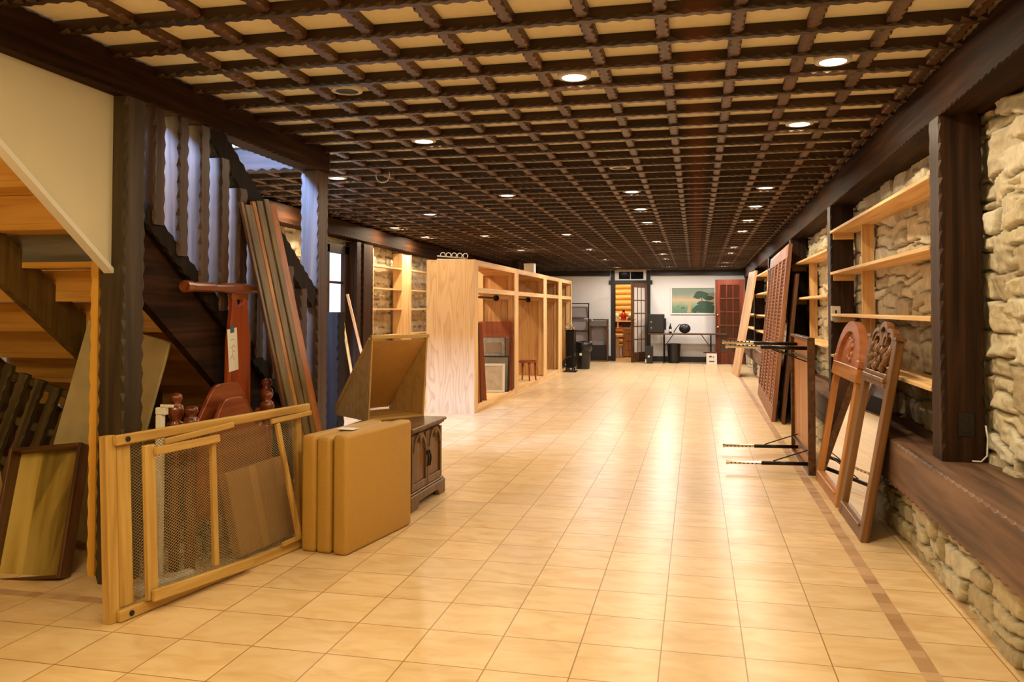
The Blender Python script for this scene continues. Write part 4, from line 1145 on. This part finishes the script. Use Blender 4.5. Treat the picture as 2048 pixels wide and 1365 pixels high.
for z, par in ((.025, b1), (FH - .022, b2_)):
    G().lathe([(.012, 0), (.012, .004)], 10, FR((.085, .0265, z), (0, 1)) @ Matrix.Rotation(-PI / 2, 4, 'X')).build('bolt', M['dark'], par)
# hexagonal wire netting as two crossing families of fine wires
g = G(); W0, W1, Z0, Z1 = .125, FL - .04, .05, FH - .045
sp = .021
for fam in (1, -1):
    k = -80
    while k < 200:
        c = k * sp
        # line z = fam*.75*(x - c)
        pts = []
        for x in (W0, W1):
            z = Z0 + fam * .62 * (x - W0 - c)
            pts.append((x, z))
        (x0, z0), (x1, z1) = pts
        s_ = (z1 - z0) / (x1 - x0)
        # clip to the opening
        xs_ = sorted([x0 + (zz - z0) / s_ for zz in (Z0, Z1)])
        xa, xb = max(x0, xs_[0]), min(x1, xs_[1])
        if xb - xa > .01:
            g.bar((xa, -.02, z0 + s_ * (xa - x0)), (xb, -.02, z0 + s_ * (xb - x0)), .0017, .0017, side=(0, 1, 0))
        k += 1
mesh_ = g.build('wire_mesh', M['wire'], t)
# inner smaller frame
t = plane_frame('screen_frame', 'smaller wooden frame hung loose inside the large screen frame', .033)
G().box(.15, .205, -.004, .022, .055, .715).build('stile', M['oldpine'], t, bevel=.004)
G().box(.54, .57, -.004, .018, .09, .685).build('stile', M['oldpine'], t, bevel=.003)
g = G(); g.bar((.19, .034, .685), (.575, .030, .687), .022, .036); g.build('top_rail', M['oldpine_x'], t, bevel=.004)
g = G(); g.bar((.16, .036, .075), (.78, .030, .045), .022, .05); g.build('bottom_rail', M['oldpine_x'], t, bevel=.004)
o = G(); o.bar((.27, .036, .713), (.70, .036, .735), .018, .028); o = o.build('loose_rail', M['oldpine_x'], None, bevel=.003); o.matrix_world = MSF; tag(o, 'loose wooden rail wedged under the top of the large screen frame', 'rail')
o = G(); o.bar((1.02, .04, .70), (1.16, .045, .08), .028, .02, side=(0, 1, 0)); o = o.build('loose_stick', M['oldpine'], None, bevel=.002); o.matrix_world = MSF; tag(o, 'slanting pale stick at the cushion end of the screen frame', 'stick')
o = G(); o.bar((.98, .036, .715), (1.31, .036, .723), .018, .026); o = o.build('loose_rail', M['oldpine_x'], None, bevel=.003); o.matrix_world = MSF; tag(o, 'short loose rail under the far top corner of the screen frame', 'rail')
o = G(); o.bar((1.03, .044, .065), (1.21, .044, .072), .02, .022); o = o.build('loose_rail', M['oldpine_x'], None, bevel=.003); o.matrix_world = MSF; tag(o, 'short loose rail near the floor beside the folded cushion', 'rail')

MIRX = False
# cardboard box behind the mesh
t = thing('cardboard_box', 'flat brown cardboard box tilted behind the wire mesh', 'box', FR((-2.27, 4.10, .02), (.98, -.19), .22, -.04))
G().box(-.26, .22, -.06, 0, 0, .44).build('body', M['cardboard'], t, bevel=.004)
G().box(-.005, .045, .0003, .0012, .0, .44).build('tape', M['board_plain'], t)
zmin = min((t.matrix_world @ Vector(c))[2] for c in [(-.26, 0, 0), (.22, 0, 0), (-.26, -.06, 0), (.22, -.06, 0)]); t.location.z -= zmin - .001

# headboards with turned finials
def headboard(label, x, y0, y1, h, crest):
    t = thing('headboard', label, 'headboard', FR((x, (y0 + y1) / 2, 0), (1, 0), .0))
    hw = (y1 - y0) / 2
    for s in (-1, 1):
        p = G().lathe([(.026, 0), (.028, .1), (.024, .12), (.03, .15), (.03, h - .2), (.022, h - .19), (.04, h - .165), (.04, h - .15), (.022, h - .138), (.036, h - .115), (.043, h - .09), (.036, h - .066), (.02, h - .054), (.034, h - .03), (.028, h - .008), (.004, h)], 16, Matrix.Translation((s * hw, 0, 0))).build('turned_post', M['redpost'], t, smooth=True)
    po = [(-hw + .026, .22), (hw - .026, .22), (hw - .026, h - .2)]
    n = 24
    for k in range(1, n):
        u = 1 - 2 * k / n
        a_ = abs(u)
        z = h - .2 + crest * (.5 + .5 * math.cos(PI * min(1, max(0, a_ - .18) / .62))) + (.035 if .78 < a_ < .9 else 0)
        po.append((u * (hw - .026), z))
    po.append((-hw + .026, h - .2))
    G().prism(po, -.012, .012).build('panel', M['redwood_x'], t, bevel=.004)
    return t
headboard('brown headboard with a scalloped crest, standing behind the other against the staircase', -2.55, 3.66, 4.55, .885, .21)
headboard('front brown headboard with turned finials just behind the screen frame', -2.46, 3.66, 4.40, .825, .20)

# trestle with paper tag
t = thing('trestle', 'reddish trestle post with a round rail on top and a paper tag', 'trestle', FR((-2.612, 4.33, 0), (1, 0), .0))
G().prism([(-.13, .0), (.13, .0), (.118, 1.12), (.085, 1.30), (.085, 1.36), (.04, 1.37), (.03, 1.335), (0, 1.32), (-.03, 1.335), (-.04, 1.37), (-.085, 1.36), (-.085, 1.30), (-.118, 1.12)], -.014, .014).build('board', M['trestle'], t, bevel=.004)
r = G(); r.tube([(-.52, .0, 1.425), (-.47, 0, 1.425), (-.46, 0, 1.425), (-.27, 0, 1.425), (-.25, 0, 1.425), (-.1, 0, 1.425), (.1, 0, 1.425), (.25, 0, 1.425), (.27, 0, 1.425), (.46, 0, 1.425), (.47, 0, 1.425), (.52, 0, 1.425)], [.032, .032, .026, .030, .022, .032, .032, .022, .030, .026, .032, .032], 14)
r.box(-.09, .09, -.012, .012, 1.36, 1.41); r.build('top_rail', M['redpost_x'], t)
tg = G().box(-.05, .05, .0145, .0155, .955, 1.20, Matrix.Translation((.0, 0, 0)) @ Matrix.Rotation(.10, 4, 'Y')).build('paper_tag', M['paper'], t)
tg.location = (-.10 + .07, 0, 0)
G().box(-.02, .02, .0157, .0165, 1.175, 1.215, Matrix.Rotation(.10, 4, 'Y')).build('tape', M['bluetape'], tg)
g = G()
for pts in ([(-.02, 1.13), (.0, 1.14), (.025, 1.13)], [(-.025, 1.09), (-.005, 1.105), (.01, 1.085), (.03, 1.10)], [(-.02, 1.06), (.005, 1.075), (.01, 1.05), (-.01, 1.035)], [(-.01, 1.02), (.02, 1.045), (.03, 1.02)]):
    g.tube([(x, .0158, z) for x, z in pts], .0012, 4, Matrix.Rotation(.10, 4, 'Y'))
g.build('handwriting', M['ink'], tg)

# tall leaning planks
def plank(label, p, q, w, th, mat, side=(1, .2, 0)):
    g = G(); g.bar(p, q, w, th, side=side)
    return tag(g.build('plank', mat, None, bevel=.003), label, 'plank', 'tall planks leaning on the staircase')
plank('orange brown plank on the cushion side of the tall leaning boards', (-2.265, 4.900, 0.012), (-2.630, 4.720, 1.97), 0.085, 0.030, M['plankred'], (1, 0, .2))
plank('dark grooved plank right beside the orange brown one', (-2.265, 4.820, 0.012), (-2.630, 4.640, 1.99), 0.060, 0.035, M['olivewood'], (1, 0, .2))
plank('olive brown plank in the middle of the tall leaning boards', (-2.265, 4.745, 0.012), (-2.630, 4.565, 1.97), 0.075, 0.028, M['olivewood'], (1, 0, .2))
plank('narrow tan plank between the olive brown boards', (-2.265, 4.685, 0.012), (-2.630, 4.505, 1.96), 0.040, 0.020, M['oak'], (1, 0, .2))
plank('dark olive plank farthest from the cushion among the leaning boards', (-2.265, 4.620, 0.012), (-2.630, 4.440, 1.93), 0.080, 0.030, M['olivewood'], (1, 0, .2))
plank('thin worn lath leaning in front of the olive planks', (-2.265, 4.555, 0.012), (-2.630, 4.375, 1.94), 0.030, 0.018, M['walnut_z'], (1, 0, .2))

# white metal bed rail with hook
t = thing('bed_rail', 'white enamelled metal rail with a hooked end standing behind the mesh', 'rail', (-2.50, 3.47, 0))
G().box(-.018, .018, -.015, .015, 0, .80).build('bar', M['whitemetal'], t, bevel=.004)
g = G(); g.box(-.02, .035, -.014, .014, .8005, .835); g.box(.0, .07, -.006, .006, .8355, .85); g.build('hook', M['whitemetal'], t, bevel=.003)
t = thing('slat_rack', 'small rack of grey metal slats leaning behind the screen frame', 'rack', FR((-2.60, 3.80, 0), (1, -.1), .0, .0))
for x in (-.17, .17): G().box(x - .006, x + .006, -.006, .006, 0, .62).build('upright', M['greymetal'], t)
for k in range(5): G().box(-.16, .16, -.008, .008, .1 + .115 * k, .115 + .115 * k).build('slat', M['greymetal'], t)
tag(G().box(-.16, .16, -.03, .03, 0, .05).build('white_baluster', M['whitemetal'], None, bevel=.012), 'white painted bar lying on the floor behind the mesh', 'bar').matrix_world = FR((-2.43, 3.42, 0), (.95, -.3))

# folded foam mattress
MC = FR((-1.955, 4.07, 0), (-(.0), -1), 0)
t = thing('folded_mattress', 'ochre three part folding mattress standing upright on the tiles', 'mattress', None)
ed = Vector((.167, .986, 0)); nx = Vector((ed.y, -ed.x, 0))
t.matrix_world = Matrix(((nx.x, ed.x, 0, -1.955), (nx.y, ed.y, 0, 4.075), (0, 0, 1, 0), (0, 0, 0, 1)))
for k, (x0, x1, h) in enumerate(((-.135, -.042, .625), (-.04, .05, .62), (.062, .152, .635))):
    me = G(); nx_, ny_, nz_ = 4, 10, 10
    g = G().box(x0, x1, 0 + .004 * k, .70 + .006 * k, .0, h)
    o = g.build('cushion_panel', M['vinyl'], t)
    o.modifiers.new('b', 'BEVEL').width = .022
    o.modifiers['b'].segments = 4
    for f in o.data.polygons: f.use_smooth = True
G().box(-.05, .06, .24, .32, .626, .628, Matrix.Rotation(.1, 4, 'Z')).build('care_label', M['paper'], t)

# nightstand
t = thing('nightstand', 'carved dark wood nightstand with arched doors behind the folding mattress', 'nightstand', FR((-1.79, 5.33, 0), (1, -.03), 0))
NW, ND, NH = .30, .46, .535      # half width, depth, height
G().box(-NW, NW, -ND, -.012, .10, NH - .045).build('body', M['nightwood'], t, bevel=.003)
g = G(); g.box(-NW - .035, NW + .035, -ND - .01, .03, NH - .02, NH); g.box(-NW - .022, NW + .022, -ND, .018, NH - .035, NH - .0205); g.box(-NW - .01, NW + .01, -ND, .006, NH - .045, NH - .0355); g.build('top', M['nightwood'], t, bevel=.004)
g = G()
g.prism([(-NW - .03, 0), (-NW + .09, 0), (-NW + .10, .025), (-NW + .13, .045), (NW - .13, .045), (NW - .10, .025), (NW - .09, 0), (NW + .03, 0), (NW + .03, .10), (-NW - .03, .10)], -.012, .022)
for s in (-1, 1): g.box(s * (NW + .03), s * (NW + .005), -ND, -.012, 0, .10)
g.box(-NW - .02, NW + .02, -.012, .014, .1005, .115); g.build('plinth', M['nightwood'], t, bevel=.004)
for s in (-1, 1):
    d = G(); x0, x1 = (0.004, NW - .01) if s > 0 else (-NW + .01, -.004)
    cx = (x0 + x1) / 2; hw = (x1 - x0) / 2
    d.box(x0, x1, -.0118, -.002, .12, NH - .055)
    d.box(x0, x0 + .03, -.002, .01, .12, NH - .055); d.box(x1 - .03, x1, -.002, .01, .12, NH - .055); d.box(x0 + .03, x1 - .03, -.002, .01, .12, .165)
    door = d.build('door', M['nightwood'], t, bevel=.002)
    g = G(); g.arch(cx, NH - .165, hw - .025, hw - .045, -.0015, .014, 0, PI, n=12); g.box(cx - .02, cx + .02, -.0015, .02, NH - .09, NH - .06); g.ball((cx, .012, NH - .10), .016, .012, .022, 8, 5)
    g.build('arch_moulding', M['dark'] if False else M['nightwood'], door)
    g = G(); hx = x0 + .015 if s > 0 else x1 - .015; g.tube([(hx, .014, .33), (hx, .024, .32), (hx, .026, .29), (hx, .02, .25), (hx, .014, .245)], .006, 6); g.ball((hx, .016, .335), .011, .008, .016, 8, 5); g.build('handle', M['blackmetal'], door, smooth=True)

# wedge shaped plywood box standing on the nightstand
ba, bb_ = Vector((-2.30, 5.40, 0)), Vector((-2.05, 5.86, 0))
t = thing('wedge_box', 'open wedge shaped plywood box with a slanting back, on top of the nightstand', 'box', FR(((-2.02), 5.44, .5355), (.80, -.60), 0))
HW, HD, HH = .225, .50, .565
side = [(-.045, 0), (-HD, 0), (-HD, .03), (-.02, HH), (0, HH)]
for s in (-1, 1):
    g = G(); x0 = s * HW
    g.add([(xx, y_, z_) for xx in (x0 - .006, x0 + .006) for y_, z_ in side], [(0, 1, 2, 3, 4), (9, 8, 7, 6, 5)] + [(i, 5 + i, 5 + (i + 1) % 5, (i + 1) % 5) for i in range(5)])
    g.build('side_panel', M['plyhood'], t)
    g = G(); g.bar((x0 + s * .0, -HD, .045), (x0, -.02, HH + .0), .03, .03, side=(0, -1, 1)); g.build('edge_strip', M['oldpine'], t, bevel=.002)
g = G(); g.bar((0, -HD + .005, .03), (0, -.012, HH - .015), 2 * HW - .034, .010, side=(0, -1, .7)); g.build('slanting_back', M['board_plain'], t)
G().box(-HW + .0065, HW - .0065, -HD + .01, -.045, 0, .014).build('bottom_panel', M['oldpine_x'], t)
G().box(-HW - .012, HW + .012, -.014, .014, HH + .0005, HH + .025).build('top_strip', M['oldpine_x'], t, bevel=.002)

# sticks by the newel post
for k, (p, q, lab) in enumerate((((-3.62, 9.0, .02), (-4.14, 9.3, 1.48), 'longer pale pole leaning by the dark door post'), ((-3.80, 8.9, .02), (-4.12, 9.1, 1.22), 'shorter yellow pole leaning beside the longer pale one'))):
    g = G(); g.tube([p, q], .018, 8); tag(g.build('pole', M['oldpine'] if k else M['slab'], smooth=True), lab, 'pole', 'poles leaning by the door post')
t = thing('low_bench', 'low wooden bench glimpsed behind the wedge box and the newel post', 'bench', (-3.9, 10.02, 0))
G().box(-.3, .3, -.2, .2, .40, .44).build('seat', M['redwood_x'], t)
for x in (-.26, .26):
    for y in (-.16, .16): G().box(x - .02, x + .02, y - .02, y + .02, 0, .399).build('leg', M['redwood'], t)

# ================================================================== light
def area(name, loc, d, size, power, col, sy=None):
    l = bpy.data.lights.new(name, 'AREA'); l.energy = power; l.color = col; l.shape = 'RECTANGLE'; l.size = size; l.size_y = sy or size
    o = bpy.data.objects.new(name, l); COL.objects.link(o); o.location = loc
    o.rotation_euler = Vector(d).to_track_quat('-Z', 'Y').to_euler()
    return o
# daylight falling down the stairwell from the floor above
area('stairwell_daylight', (-3.4, 2.75, 3.5), (.3, 1, -.75), .7, 1500, (.26, .47, 1.0))
# lamp of the back room
area('back_room_lamp', (-2.0, 22.3, 2.4), (0, .2, -1), .5, 30, (1, .74, .42))
# lamp in the storage space beside the stairs
def point(name, loc, power, col, r=.08):
    l = bpy.data.lights.new(name, 'POINT'); l.energy = power; l.color = col; l.shadow_soft_size = r
    o = bpy.data.objects.new(name, l); COL.objects.link(o); o.location = loc
point('storage_lamp', (-3.3, 1.6, 1.9), 15, (1, .66, .30))
# daylight through the narrow door
area('door_daylight', (-4.32, 9.5, 1.3), (1, 0, -.1), .4, 2.5, (.75, .85, 1), 1.4)

w = bpy.data.worlds.new('world'); scene.world = w; w.use_nodes = True
w.node_tree.nodes['Background'].inputs['Color'].default_value = (.9, .75, .55, 1)
w.node_tree.nodes['Background'].inputs['Strength'].default_value = .02

vs = scene.view_settings
vs.view_transform = 'Standard'; vs.look = 'None'; vs.gamma = 1; vs.use_curve_mapping = False
vs.exposure = 0.36
scene.cycles.use_denoising = True
scene.cycles.max_bounces = 8
scene.cycles.sample_clamp_indirect = 4
bpy.context.view_layer.update()
